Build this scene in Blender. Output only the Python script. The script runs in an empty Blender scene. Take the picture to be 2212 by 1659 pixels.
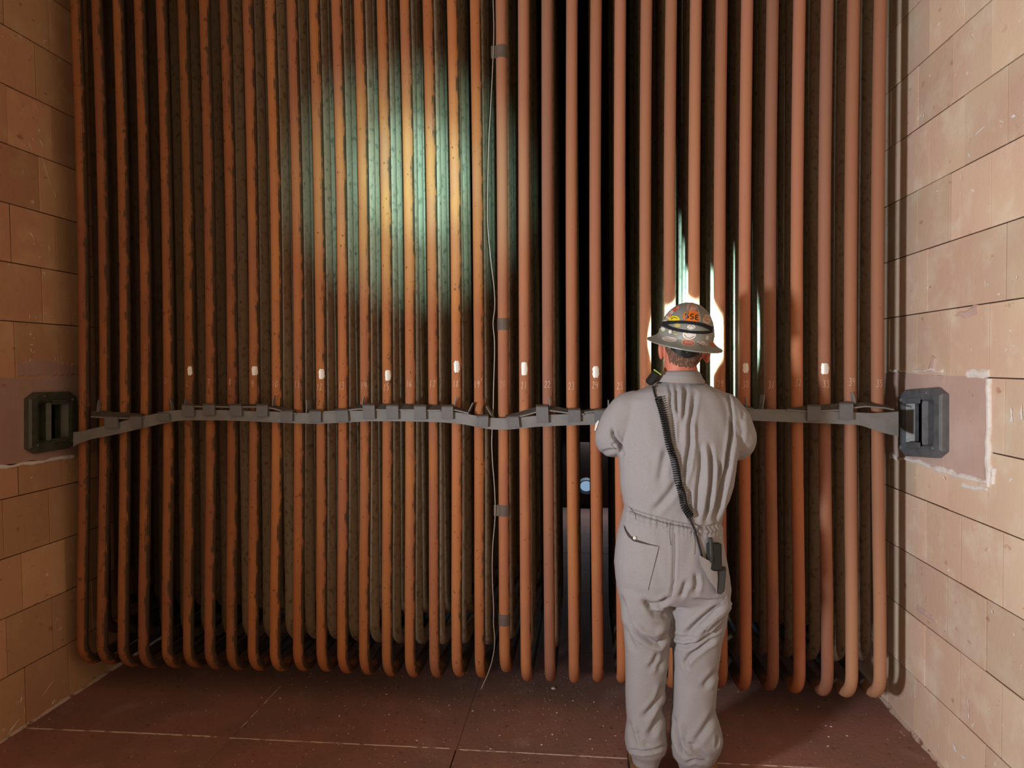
import bpy, math, random
import numpy as np
from mathutils import Vector, Matrix
from mathutils.bvhtree import BVHTree

random.seed(7)
rng = np.random.default_rng(7)
PI = math.pi
scene = bpy.context.scene
COL = scene.collection

# ------------------------------------------------------------------ camera
S = 0.1016                                   # tube pitch in metres
F_PX, YAW, PITCH, ROLL = 1453.63, -0.105925, -0.029397, -0.010919
CAM = np.array([2.37934, -2.87433, 1.54643])
fw = np.array([math.sin(YAW)*math.cos(PITCH), math.cos(YAW)*math.cos(PITCH), math.sin(PITCH)])
r0 = np.array([math.cos(YAW), -math.sin(YAW), 0.0])
u0 = np.cross(r0, fw)
RT = r0*math.cos(ROLL) + u0*math.sin(ROLL)
UP = u0*math.cos(ROLL) - r0*math.sin(ROLL)
cam_data = bpy.data.cameras.new('camera')
cam_data.sensor_width = 36.0
cam_data.lens = F_PX/2212*36.0
cam_data.clip_start = 0.05
cam = bpy.data.objects.new('camera', cam_data)
COL.objects.link(cam)
M = Matrix(((RT[0], UP[0], -fw[0], CAM[0]), (RT[1], UP[1], -fw[1], CAM[1]), (RT[2], UP[2], -fw[2], CAM[2]), (0, 0, 0, 1)))
cam.matrix_world = M
scene.camera = cam

# ------------------------------------------------------------------ world, lamps, exposure
world = bpy.data.worlds.new('world')
scene.world = world
world.use_nodes = True
bg = world.node_tree.nodes['Background']
bg.inputs[0].default_value = (1.0, 0.69, 0.42, 1)
bg.inputs[1].default_value = 0.55
scene.view_settings.view_transform = 'Standard'
scene.view_settings.look = 'None'
scene.view_settings.exposure = 0.0
scene.view_settings.gamma = 1.0
scene.view_settings.use_curve_mapping = False
scene.cycles.max_bounces = 6
scene.cycles.use_denoising = True


def lamp(name, kind, loc, target, energy, color, **kw):
    d = bpy.data.lights.new(name, kind)
    d.energy = energy
    d.color = color
    for k, v in kw.items():
        setattr(d, k, v)
    o = bpy.data.objects.new(name, d)
    COL.objects.link(o)
    o.location = loc
    if target is not None:
        o.rotation_euler = (Vector(target) - Vector(loc)).to_track_quat('-Z', 'Y').to_euler()
    return o


# ------------------------------------------------------------------ measuring helpers
def ray(x, y):
    return fw + RT*((x-1106.0)/F_PX) - UP*((y-829.5)/F_PX)


def at(x, y, Y):
    """point on the plane at depth Y seen at photo position x, y"""
    d = ray(x, y)
    t = (Y-CAM[1])/d[1]
    return CAM + t*d


def atX(x, y, X):
    d = ray(x, y)
    t = (X-CAM[0])/d[0]
    return CAM + t*d


def lerp_table(tab):
    xs = np.array([a for a, b in tab])
    ys = np.array([b for a, b in tab])
    return lambda v: np.interp(v, xs, ys)


# ------------------------------------------------------------------ lamps
# work lamp standing left of the photographer, turned to the right hand wall
lamp('work_lamp', 'SPOT', (0.42, -2.75, 1.22), (3.72, -1.18, 2.0), 335.0, (1.0, 1.0, 1.0), spot_size=math.radians(117), spot_blend=1.0, shadow_soft_size=0.15)
# hand torch beside the photographer, on the tubes left of the middle: a bright core in a wide soft beam
lamp('hand_torch_core', 'SPOT', (2.46, -2.98, 1.66), tuple(at(898, 385, 0.05)), 600.0, (0.42, 0.92, 0.92), spot_size=math.radians(11.5), spot_blend=1.0, shadow_soft_size=0.02)
lamp('hand_torch_beam', 'SPOT', (2.46, -2.98, 1.66), tuple(at(890, 405, 0.05)), 400.0, (0.44, 0.88, 0.80), spot_size=math.radians(22), spot_blend=1.0, shadow_soft_size=0.02)
# unseen area light added far behind the tube bank, for the lit rear floor
lamp('rear_fill', 'AREA', (2.45, 4.30, 0.80), (2.45, 2.4, 0.0), 7.0, (0.75, 0.88, 1.0), shape='DISK', size=0.3)


# ------------------------------------------------------------------ materials
def mat(name, base, rough=0.7, metal=0.0, layers=(), bump=None, vary=0.0, spec=0.4, side=None, coat=0.0, deep=None, dust=None, baked_light_z=(1.0, 2.3)):
    """layers: (noise scale, colour, low, high, stretch xyz, detail)"""
    m = bpy.data.materials.new(name)
    m.use_nodes = True
    nt = m.node_tree
    N, L = nt.nodes, nt.links
    b = N['Principled BSDF']
    b.inputs['Roughness'].default_value = rough
    b.inputs['Metallic'].default_value = metal
    b.inputs['Specular IOR Level'].default_value = spec
    b.inputs['Coat Weight'].default_value = coat
    tc = N.new('ShaderNodeTexCoord')
    geo = N.new('ShaderNodeNewGeometry')
    rgb = N.new('ShaderNodeRGB')
    rgb.outputs[0].default_value = (*base, 1)
    cur = rgb.outputs[0]
    info = N.new('ShaderNodeObjectInfo')

    def vec(stretch):
        mp = N.new('ShaderNodeMapping')
        mp.inputs['Scale'].default_value = stretch
        L.new(geo.outputs['Position'], mp.inputs['Vector'])
        return mp.outputs[0]
    for (sc, colr, lo, hi, st, det) in layers:
        n = N.new('ShaderNodeTexNoise')
        n.inputs['Scale'].default_value = sc
        n.inputs['Detail'].default_value = det
        L.new(vec(st), n.inputs['Vector'])
        r = N.new('ShaderNodeMapRange')
        r.inputs['From Min'].default_value = lo
        r.inputs['From Max'].default_value = hi
        L.new(n.outputs['Fac'], r.inputs['Value'])
        mx = N.new('ShaderNodeMix')
        mx.data_type = 'RGBA'
        L.new(r.outputs[0], mx.inputs[0])
        L.new(cur, mx.inputs[6])
        mx.inputs[7].default_value = (*colr, 1)
        cur = mx.outputs[2]
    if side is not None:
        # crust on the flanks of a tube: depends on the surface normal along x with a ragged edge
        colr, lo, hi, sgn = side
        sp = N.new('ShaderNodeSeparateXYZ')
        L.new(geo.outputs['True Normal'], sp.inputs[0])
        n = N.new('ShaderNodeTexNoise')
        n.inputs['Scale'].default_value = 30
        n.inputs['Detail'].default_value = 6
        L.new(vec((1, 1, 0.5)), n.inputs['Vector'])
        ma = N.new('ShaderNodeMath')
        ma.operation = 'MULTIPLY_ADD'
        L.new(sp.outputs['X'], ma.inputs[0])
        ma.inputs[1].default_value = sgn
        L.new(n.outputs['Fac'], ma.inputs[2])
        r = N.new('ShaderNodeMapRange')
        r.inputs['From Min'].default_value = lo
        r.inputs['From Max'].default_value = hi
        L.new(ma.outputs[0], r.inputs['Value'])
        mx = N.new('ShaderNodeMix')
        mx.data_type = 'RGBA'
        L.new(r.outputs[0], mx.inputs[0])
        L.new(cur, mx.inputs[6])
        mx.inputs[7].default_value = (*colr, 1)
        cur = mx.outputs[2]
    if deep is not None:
        # shade painted on the unlit runs that lead back into the bank
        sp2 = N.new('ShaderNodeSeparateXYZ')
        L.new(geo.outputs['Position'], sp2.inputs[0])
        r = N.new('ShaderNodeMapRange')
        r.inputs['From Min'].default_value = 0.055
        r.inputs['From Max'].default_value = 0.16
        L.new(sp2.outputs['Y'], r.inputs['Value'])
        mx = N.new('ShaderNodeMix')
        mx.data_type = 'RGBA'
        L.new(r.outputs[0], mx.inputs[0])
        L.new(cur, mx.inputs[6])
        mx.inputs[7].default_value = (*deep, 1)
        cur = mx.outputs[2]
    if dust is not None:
        # change of light with height, painted into the colour of the upper lengths
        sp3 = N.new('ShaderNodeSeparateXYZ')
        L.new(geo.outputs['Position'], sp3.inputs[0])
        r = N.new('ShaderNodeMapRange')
        r.inputs['From Min'].default_value = baked_light_z[0]
        r.inputs['From Max'].default_value = baked_light_z[1]
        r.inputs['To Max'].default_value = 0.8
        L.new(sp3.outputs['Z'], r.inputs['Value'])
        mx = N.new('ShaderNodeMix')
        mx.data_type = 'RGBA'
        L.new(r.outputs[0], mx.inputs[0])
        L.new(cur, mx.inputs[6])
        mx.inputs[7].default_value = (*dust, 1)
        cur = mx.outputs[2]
    if vary:
        hs = N.new('ShaderNodeHueSaturation')
        r = N.new('ShaderNodeMapRange')
        L.new(info.outputs['Random'], r.inputs['Value'])
        r.inputs['To Min'].default_value = 1-vary
        r.inputs['To Max'].default_value = 1+vary
        L.new(r.outputs[0], hs.inputs['Value'])
        ml = N.new('ShaderNodeMath')
        ml.operation = 'MULTIPLY'
        L.new(info.outputs['Random'], ml.inputs[0])
        ml.inputs[1].default_value = 7.31
        fr = N.new('ShaderNodeMath')
        fr.operation = 'FRACT'
        L.new(ml.outputs[0], fr.inputs[0])
        r2 = N.new('ShaderNodeMapRange')
        L.new(fr.outputs[0], r2.inputs['Value'])
        r2.inputs['To Min'].default_value = 0.5-0.03*vary
        r2.inputs['To Max'].default_value = 0.5+0.03*vary
        L.new(r2.outputs[0], hs.inputs['Hue'])
        L.new(cur, hs.inputs['Color'])
        cur = hs.outputs[0]
    L.new(cur, b.inputs['Base Color'])
    if bump:
        sc, stg, st = bump
        n = N.new('ShaderNodeTexNoise')
        n.inputs['Scale'].default_value = sc
        n.inputs['Detail'].default_value = 5
        L.new(vec(st), n.inputs['Vector'])
        bp = N.new('ShaderNodeBump')
        bp.inputs['Strength'].default_value = stg
        bp.inputs['Distance'].default_value = 0.004
        L.new(n.outputs['Fac'], bp.inputs['Height'])
        L.new(bp.outputs[0], b.inputs['Normal'])
    return m


U = (1, 1, 1)
MT = {}
MT['tube'] = mat('rusty_tube', (0.46, 0.170, 0.068), 0.7, layers=[
    (5, (0.42, 0.165, 0.085), 0.45, 0.62, (1, 1, 0.25), 3),
    (14, (0.50, 0.20, 0.07), 0.50, 0.70, (1, 1, 0.3), 4),
    (70, (0.16, 0.065, 0.035), 0.66, 0.74, (1, 1, 0.8), 3)],
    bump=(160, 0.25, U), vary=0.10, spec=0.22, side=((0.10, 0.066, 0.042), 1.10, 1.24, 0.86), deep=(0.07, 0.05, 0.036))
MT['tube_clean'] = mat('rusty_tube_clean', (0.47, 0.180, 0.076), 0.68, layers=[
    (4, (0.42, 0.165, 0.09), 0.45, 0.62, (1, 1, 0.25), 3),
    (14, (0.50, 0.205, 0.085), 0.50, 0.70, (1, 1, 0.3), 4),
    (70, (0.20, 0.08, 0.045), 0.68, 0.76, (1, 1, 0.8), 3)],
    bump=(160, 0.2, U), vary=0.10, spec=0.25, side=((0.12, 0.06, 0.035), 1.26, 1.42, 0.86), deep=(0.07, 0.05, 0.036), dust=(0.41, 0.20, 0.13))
MT['tube_dark'] = mat('dark_rust_tube', (0.33, 0.130, 0.054), 0.72, layers=[
    (5, (0.29, 0.115, 0.06), 0.45, 0.62, (1, 1, 0.25), 3),
    (14, (0.38, 0.155, 0.06), 0.50, 0.70, (1, 1, 0.3), 4),
    (40, (0.13, 0.065, 0.04), 0.60, 0.72, (1, 1, 0.8), 4)],
    bump=(160, 0.25, U), vary=0.10, spec=0.2, side=((0.09, 0.06, 0.04), 1.10, 1.24, 0.86), deep=(0.07, 0.05, 0.036))  # darker copy of the rusty tube, for the left end
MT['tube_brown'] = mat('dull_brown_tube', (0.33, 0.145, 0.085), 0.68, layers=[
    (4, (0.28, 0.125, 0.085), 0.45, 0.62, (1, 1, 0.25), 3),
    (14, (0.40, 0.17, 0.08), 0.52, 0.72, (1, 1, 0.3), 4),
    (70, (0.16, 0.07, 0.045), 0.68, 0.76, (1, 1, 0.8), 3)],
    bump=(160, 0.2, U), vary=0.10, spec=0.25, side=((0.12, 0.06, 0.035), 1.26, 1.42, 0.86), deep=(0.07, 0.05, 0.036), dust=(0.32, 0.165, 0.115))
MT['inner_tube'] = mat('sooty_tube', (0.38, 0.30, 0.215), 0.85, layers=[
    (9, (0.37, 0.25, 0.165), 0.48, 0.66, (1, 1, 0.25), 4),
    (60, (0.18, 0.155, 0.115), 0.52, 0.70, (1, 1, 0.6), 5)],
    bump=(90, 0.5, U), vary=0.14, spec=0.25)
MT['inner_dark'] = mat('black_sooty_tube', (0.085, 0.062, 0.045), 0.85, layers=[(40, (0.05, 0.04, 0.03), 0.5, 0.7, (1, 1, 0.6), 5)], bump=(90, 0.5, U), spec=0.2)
MT['inner_shaded'] = mat('shaded_sooty_tube', (0.20, 0.155, 0.11), 0.85, layers=[(9, (0.18, 0.12, 0.08), 0.48, 0.66, (1, 1, 0.25), 4), (60, (0.10, 0.085, 0.06), 0.52, 0.70, (1, 1, 0.6), 5)], bump=(90, 0.5, U), vary=0.14, spec=0.2)  # darker copy: sooty at the left, gap shade painted in at the right
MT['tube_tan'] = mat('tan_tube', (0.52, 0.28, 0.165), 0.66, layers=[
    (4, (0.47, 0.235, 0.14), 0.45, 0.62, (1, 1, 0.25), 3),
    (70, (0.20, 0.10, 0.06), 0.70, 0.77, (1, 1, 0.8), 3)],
    bump=(160, 0.2, U), spec=0.3, deep=(0.07, 0.05, 0.036), dust=(0.34, 0.155, 0.095), baked_light_z=(0.30, 0.95))  # browner above the foot: the arm's shadow painted into the colour
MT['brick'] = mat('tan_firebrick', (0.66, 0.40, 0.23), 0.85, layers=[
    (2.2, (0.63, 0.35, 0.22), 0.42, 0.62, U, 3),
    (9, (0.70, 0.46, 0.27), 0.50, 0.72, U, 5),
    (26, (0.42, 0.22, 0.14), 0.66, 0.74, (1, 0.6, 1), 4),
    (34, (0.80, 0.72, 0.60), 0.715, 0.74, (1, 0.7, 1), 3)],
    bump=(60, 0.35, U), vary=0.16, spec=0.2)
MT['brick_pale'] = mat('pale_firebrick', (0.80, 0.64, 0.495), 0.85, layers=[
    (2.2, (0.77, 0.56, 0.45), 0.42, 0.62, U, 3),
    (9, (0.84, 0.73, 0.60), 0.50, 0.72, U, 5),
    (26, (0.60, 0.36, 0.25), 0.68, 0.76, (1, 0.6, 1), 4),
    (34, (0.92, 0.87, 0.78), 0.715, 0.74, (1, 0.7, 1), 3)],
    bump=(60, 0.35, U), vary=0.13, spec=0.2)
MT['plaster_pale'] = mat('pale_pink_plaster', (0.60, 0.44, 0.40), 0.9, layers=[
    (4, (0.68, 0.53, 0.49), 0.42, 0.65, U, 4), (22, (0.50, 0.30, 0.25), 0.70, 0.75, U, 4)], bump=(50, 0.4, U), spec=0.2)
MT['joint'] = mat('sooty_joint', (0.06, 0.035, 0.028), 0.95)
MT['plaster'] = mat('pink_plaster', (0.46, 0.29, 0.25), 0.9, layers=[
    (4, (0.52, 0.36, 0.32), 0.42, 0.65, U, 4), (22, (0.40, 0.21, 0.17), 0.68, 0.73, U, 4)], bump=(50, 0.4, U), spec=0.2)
MT['mortar'] = mat('white_mortar', (0.92, 0.91, 0.91), 0.95, layers=[(30, (0.78, 0.72, 0.68), 0.5, 0.7, U, 4)], bump=(90, 0.8, U), spec=0.2)
MT['slab'] = mat('red_floor_slab', (0.33, 0.160, 0.130), 0.85, layers=[
    (3, (0.26, 0.148, 0.118), 0.42, 0.62, U, 5),
    (5, (0.40, 0.25, 0.22), 0.58, 0.80, U, 8),
    (120, (0.50, 0.38, 0.30), 0.70, 0.76, U, 2),
    (40, (0.12, 0.06, 0.045), 0.62, 0.75, U, 5)],
    bump=(45, 0.5, U), vary=0.06, spec=0.25)
MT['floorline'] = mat('pale_floor_mortar', (0.62, 0.50, 0.42), 0.95, layers=[(25, (0.3, 0.16, 0.12), 0.52, 0.62, U, 4)], spec=0.2)
MT['steel'] = mat('grey_painted_steel', (0.215, 0.222, 0.235), 0.55, layers=[(20, (0.185, 0.188, 0.195), 0.45, 0.65, U, 4)], bump=(120, 0.15, U), spec=0.4)
MT['clip'] = mat('grey_clip_steel', (0.155, 0.163, 0.178), 0.6, layers=[(40, (0.15, 0.15, 0.155), 0.5, 0.65, U, 4)], bump=(140, 0.3, U), spec=0.4)
MT['cast'] = mat('blue_grey_cast_iron', (0.135, 0.15, 0.175), 0.42, layers=[(25, (0.10, 0.11, 0.125), 0.45, 0.65, U, 4)], bump=(110, 0.2, U), spec=0.6)
MT['castblack'] = mat('green_black_cast_iron', (0.075, 0.085, 0.068), 0.42, layers=[(25, (0.055, 0.065, 0.05), 0.45, 0.65, U, 4)], bump=(110, 0.2, U), spec=0.6)
MT['bare'] = mat('ground_bare_steel', (0.93, 0.93, 0.90), 0.42, 0.15, layers=[(140, (0.75, 0.75, 0.72), 0.5, 0.6, (1, 1, 0.03), 2)], spec=0.8)
MT['chalk'] = mat('white_chalk', (0.78, 0.62, 0.50), 0.95, spec=0.1)
MT['faintchalk'] = mat('faint_chalk', (0.58, 0.36, 0.25), 0.95, spec=0.1)
MT['plate'] = mat('shaded_plate', (0.085, 0.078, 0.073), 0.7, layers=[(25, (0.06, 0.052, 0.046), 0.45, 0.65, U, 4)])  # plate top darkened: its shade is painted into the colour
MT['tape'] = mat('grey_tape', (0.15, 0.115, 0.10), 0.6, layers=[(30, (0.12, 0.095, 0.085), 0.4, 0.6, U, 3)])
MT['wire'] = mat('grey_wire', (0.45, 0.44, 0.42), 0.45, 0.3)
MT['chip'] = mat('pale_chip', (0.80, 0.72, 0.64), 0.9, vary=0.2)
MT['cloth'] = mat('grey_coverall_cloth', (0.335, 0.328, 0.352), 0.9, layers=[
    (3, (0.315, 0.31, 0.334), 0.42, 0.62, U, 3), (260, (0.29, 0.28, 0.295), 0.5, 0.8, (1, 1, 1), 2)], bump=(420, 0.22, U), spec=0.15)
MT['seam'] = mat('dark_seam', (0.17, 0.155, 0.155), 0.95, spec=0.1)
MT['pocketdark'] = mat('pocket_inside', (0.07, 0.06, 0.06), 0.95, spec=0.1)
MT['skin'] = mat('ruddy_skin', (0.62, 0.22, 0.15), 0.55, layers=[(30, (0.54, 0.17, 0.115), 0.45, 0.65, U, 4)], bump=(150, 0.2, U), spec=0.4)
MT['hair'] = mat('short_brown_hair', (0.13, 0.075, 0.055), 0.8, layers=[(160, (0.30, 0.15, 0.11), 0.52, 0.62, (1, 1, 0.5), 3)], bump=(300, 0.8, (1, 1, 0.4)), spec=0.3)
MT['hat'] = mat('grey_hard_hat', (0.25, 0.27, 0.26), 0.42, layers=[(18, (0.21, 0.23, 0.22), 0.45, 0.65, U, 3)], spec=0.5)
MT['rubber'] = mat('black_rubber', (0.010, 0.011, 0.013), 0.55, spec=0.4)
MT['strapblack'] = mat('black_elastic', (0.020, 0.020, 0.026), 0.85, bump=(500, 0.3, U), spec=0.2)
MT['radio'] = mat('black_plastic', (0.010, 0.011, 0.011), 0.5, bump=(300, 0.2, U), spec=0.4)
MT['radiogrey'] = mat('dark_grey_plastic', (0.035, 0.038, 0.037), 0.6, spec=0.4)
MT['boot'] = mat('brown_boot_leather', (0.24, 0.12, 0.05), 0.6, layers=[(20, (0.14, 0.07, 0.035), 0.45, 0.65, U, 4)])
MT['lens'] = mat('lamp_lens', (0.9, 0.9, 0.9), 0.2)
for nm, c in dict(orange=(0.85, 0.20, 0.02), yellow=(0.85, 0.70, 0.02), white=(0.80, 0.80, 0.80), salmon=(0.72, 0.25, 0.19), tan=(0.50, 0.40, 0.31),
                  ochre=(0.55, 0.45, 0.16), black=(0.03, 0.03, 0.03), rust=(0.42, 0.13, 0.05), pink=(0.55, 0.36, 0.31), mauve=(0.33, 0.27, 0.27),
                  lime=(0.45, 0.6, 0.12), navy=(0.05, 0.06, 0.16), red=(0.62, 0.10, 0.06), pale=(0.62, 0.57, 0.53)).items():
    MT[nm] = mat('print_'+nm, c, 0.45, spec=0.4)


def emission(name, colr, strength):
    m = bpy.data.materials.new(name)
    m.use_nodes = True
    b = m.node_tree.nodes['Principled BSDF']
    b.inputs['Base Color'].default_value = (*colr, 1)
    b.inputs['Emission Color'].default_value = (*colr, 1)
    b.inputs['Emission Strength'].default_value = strength
    return m


# ------------------------------------------------------------------ mesh helpers
class MB:
    def __init__(self):
        self.v, self.f = [], []

    def add(self, verts, faces):
        o = len(self.v)
        self.v += [tuple(map(float, p)) for p in verts]
        self.f += [tuple(i+o for i in f) for f in faces]
        return self

    def box(self, c, size, bev=0.0, R=None):
        sx, sy, sz = [d/2 for d in size]
        b = min(bev, sx*.9, sy*.9, sz*.9)
        if b <= 0:
            vs = [(x, y, z) for x in (-sx, sx) for y in (-sy, sy) for z in (-sz, sz)]
            fs = [(0, 1, 3, 2), (4, 6, 7, 5), (0, 4, 5, 1), (2, 3, 7, 6), (0, 2, 6, 4), (1, 5, 7, 3)]
        else:
            vs = []
            for x in (-1, 1):
                for y in (-1, 1):
                    for z in (-1, 1):
                        vs += [(x*sx, y*(sy-b), z*(sz-b)), (x*(sx-b), y*sy, z*(sz-b)), (x*(sx-b), y*(sy-b), z*sz)]
            id_ = lambda x, y, z, k: ((0 if x < 0 else 4)+(0 if y < 0 else 2)+(0 if z < 0 else 1))*3+k
            fs = []
            for s_ in (-1, 1):
                fs.append([id_(s_, -1, -1, 0), id_(s_, 1, -1, 0), id_(s_, 1, 1, 0), id_(s_, -1, 1, 0)][::s_])
                fs.append([id_(-1, s_, -1, 1), id_(-1, s_, 1, 1), id_(1, s_, 1, 1), id_(1, s_, -1, 1)][::s_])
                fs.append([id_(-1, -1, s_, 2), id_(1, -1, s_, 2), id_(1, 1, s_, 2), id_(-1, 1, s_, 2)][::s_])
            for a in (-1, 1):
                for c_ in (-1, 1):
                    fs.append([id_(a, c_, -1, 0), id_(a, c_, -1, 1), id_(a, c_, 1, 1), id_(a, c_, 1, 0)][::-a*c_])
                    fs.append([id_(a, -1, c_, 0), id_(a, 1, c_, 0), id_(a, 1, c_, 2), id_(a, -1, c_, 2)][::-a*c_])
                    fs.append([id_(-1, a, c_, 1), id_(-1, a, c_, 2), id_(1, a, c_, 2), id_(1, a, c_, 1)][::-a*c_])
            for x in (-1, 1):
                for y in (-1, 1):
                    for z in (-1, 1):
                        fs.append([id_(x, y, z, 0), id_(x, y, z, 1), id_(x, y, z, 2)][::x*y*z])
        c = np.asarray(c, float)
        vs = np.asarray(vs, float)
        if R is not None:
            vs = vs @ np.asarray(R, float).T
        return self.add(vs+c, fs)

    def sweep(self, path, rad, n=12, cap=True, up=None):
        """round tube along a path; rad a number, a list, or list of (a, b)"""
        P = np.asarray(path, float)
        T = np.gradient(P, axis=0)
        T /= np.linalg.norm(T, axis=1)[:, None]
        ref = np.array(up if up is not None else ((1, 0, 0) if abs(T[0][0]) < .9 else (0, 1, 0)), float)
        nrm = ref-T[0]*(ref@T[0])
        nrm /= np.linalg.norm(nrm)
        o = len(self.v)
        ang = np.arange(n)*2*PI/n
        for i in range(len(P)):
            nrm = nrm-T[i]*(nrm@T[i])
            nrm /= np.linalg.norm(nrm)
            bi = np.cross(T[i], nrm)
            r = rad[i] if isinstance(rad, (list, np.ndarray)) else rad
            a, b = (r if isinstance(r, (tuple, list)) else (r, r))
            ring = P[i]+np.outer(np.cos(ang)*a, nrm)+np.outer(np.sin(ang)*b, bi)
            self.v += [tuple(p) for p in ring]
        for i in range(len(P)-1):
            for j in range(n):
                k = (j+1) % n
                self.f.append((o+i*n+j, o+i*n+k, o+(i+1)*n+k, o+(i+1)*n+j))
        if cap:
            self.f.append(tuple(o+j for j in range(n))[::-1])
            self.f.append(tuple(o+(len(P)-1)*n+j for j in range(n)))
        return self

    def loft(self, rings, cap=True):
        o = len(self.v)
        n = len(rings[0])
        for r in rings:
            self.v += [tuple(map(float, p)) for p in r]
        for i in range(len(rings)-1):
            for j in range(n):
                k = (j+1) % n
                self.f.append((o+i*n+j, o+i*n+k, o+(i+1)*n+k, o+(i+1)*n+j))
        if cap:
            self.f.append(tuple(o+j for j in range(n))[::-1])
            self.f.append(tuple(o+(len(rings)-1)*n+j for j in range(n)))
        return self

    def grid(self, pts):
        """pts[i][j] -> open surface"""
        o = len(self.v)
        n, m = len(pts), len(pts[0])
        for row in pts:
            self.v += [tuple(map(float, p)) for p in row]
        for i in range(n-1):
            for j in range(m-1):
                a = o+i*m+j
                self.f.append((a, a+1, a+m+1, a+m))
        return self

    def slab(self, pts, off):
        """closed sheet: grid pts and the same grid moved by off (vector or per point array)"""
        A = np.asarray(pts, float)
        B = A+np.asarray(off, float)
        n, m = A.shape[:2]
        o = len(self.v)
        self.v += [tuple(p) for p in A.reshape(-1, 3)]+[tuple(p) for p in B.reshape(-1, 3)]
        q = n*m
        for i in range(n-1):
            for j in range(m-1):
                a = o+i*m+j
                self.f.append((a, a+1, a+m+1, a+m))
                self.f.append((a+q, a+m+q, a+m+1+q, a+1+q))
        edge = [(0, j) for j in range(m)]+[(i, m-1) for i in range(1, n)]+[(n-1, j) for j in range(m-2, -1, -1)]+[(i, 0) for i in range(n-2, 0, -1)]
        for k in range(len(edge)):
            i, j = edge[k]
            i2, j2 = edge[(k+1) % len(edge)]
            a, b = o+i*m+j, o+i2*m+j2
            self.f.append((b, a, a+q, b+q))
        return self

    def ellipsoid(self, c, r, n=16, m=10, R=None):
        rings = []
        for i in range(m+1):
            ph = PI*i/m
            ph = min(max(ph, 0.02), PI-0.02)
            rr = [(r[0]*math.sin(ph)*math.cos(t), r[1]*math.sin(ph)*math.sin(t), -r[2]*math.cos(ph)) for t in np.arange(n)*2*PI/n]
            rr = np.array(rr)
            if R is not None:
                rr = rr @ np.asarray(R, float).T
            rings.append(rr+np.asarray(c, float))
        return self.loft(rings)

    def mesh(self, name, m=None, smooth=False):
        me = bpy.data.meshes.new(name)
        me.from_pydata(self.v, [], self.f)
        if m is not None:
            me.materials.append(m)
        if smooth:
            me.polygons.foreach_set('use_smooth', [True]*len(me.polygons))
        me.update()
        return me

    def build(self, name, m, parent=None, smooth=False, label=None, angle=None):
        me = self.mesh(name, m, smooth)
        o = bpy.data.objects.new(name, me)
        COL.objects.link(o)
        if parent is not None:
            o.parent = parent
            o.matrix_parent_inverse = wm(parent).inverted()
        if label:
            o['label'] = label
        if angle:
            md = o.modifiers.new('edges', 'EDGE_SPLIT')
            md.split_angle = math.radians(angle)
        return o


def wm(o):
    m = o.matrix_basis.copy()
    if o.parent is not None:
        m = wm(o.parent) @ o.matrix_parent_inverse @ m
    return m


def thing(name, label, cat, loc=(0, 0, 0), group=None):
    o = bpy.data.objects.new(name, None)
    o.empty_display_size = 0.05
    COL.objects.link(o)
    o.location = loc
    return tag(o, label, cat, group)


def tag(o, label=None, cat=None, group=None, kind=None):
    if label:
        o['label'] = label
    if cat:
        o['category'] = cat
    if group:
        o['group'] = group
    if kind:
        o['kind'] = kind
    return o


def superring(cx, cy, z, a, b, n=28, e=2.3):
    t = np.arange(n)*2*PI/n
    c, s = np.cos(t), np.sin(t)
    return np.stack([cx+a*np.sign(c)*np.abs(c)**(2/e), cy+b*np.sign(s)*np.abs(s)**(2/e), np.full(n, z)], 1)


# ------------------------------------------------------------------ side walls, floor, ceiling
XL, XR = -0.0405, 3.7239
HC = 4.02                                     # ceiling height


def brick_mesh(sgn):
    """unit firebrick face, 0.242 x 0.246, thickness 0.05; front face looks along sgn * x"""
    mb = MB()
    hy, hz, c = 0.1212, 0.1228, 0.0008
    f = [(0.0, y*(hy-c), z*(hz-c)) for y, z in ((-1, -1), (1, -1), (1, 1), (-1, 1))]
    e = [(-sgn*c*0.9, y*hy, z*hz) for y, z in ((-1, -1), (1, -1), (1, 1), (-1, 1))]
    bk = [(-sgn*0.05, y*hy, z*hz) for y, z in ((-1, -1), (1, -1), (1, 1), (-1, 1))]
    fs = [(0, 1, 2, 3)]
    for i in range(4):
        j = (i+1) % 4
        fs += [(4+i, 4+j, j, i), (8+i, 8+j, 4+j, 4+i)]
    if sgn < 0:
        fs = [q[::-1] for q in fs]
    mb.add(f+e+bk, fs)
    return mb.mesh('brick', MT['brick' if sgn > 0 else 'brick_pale'])


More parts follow.
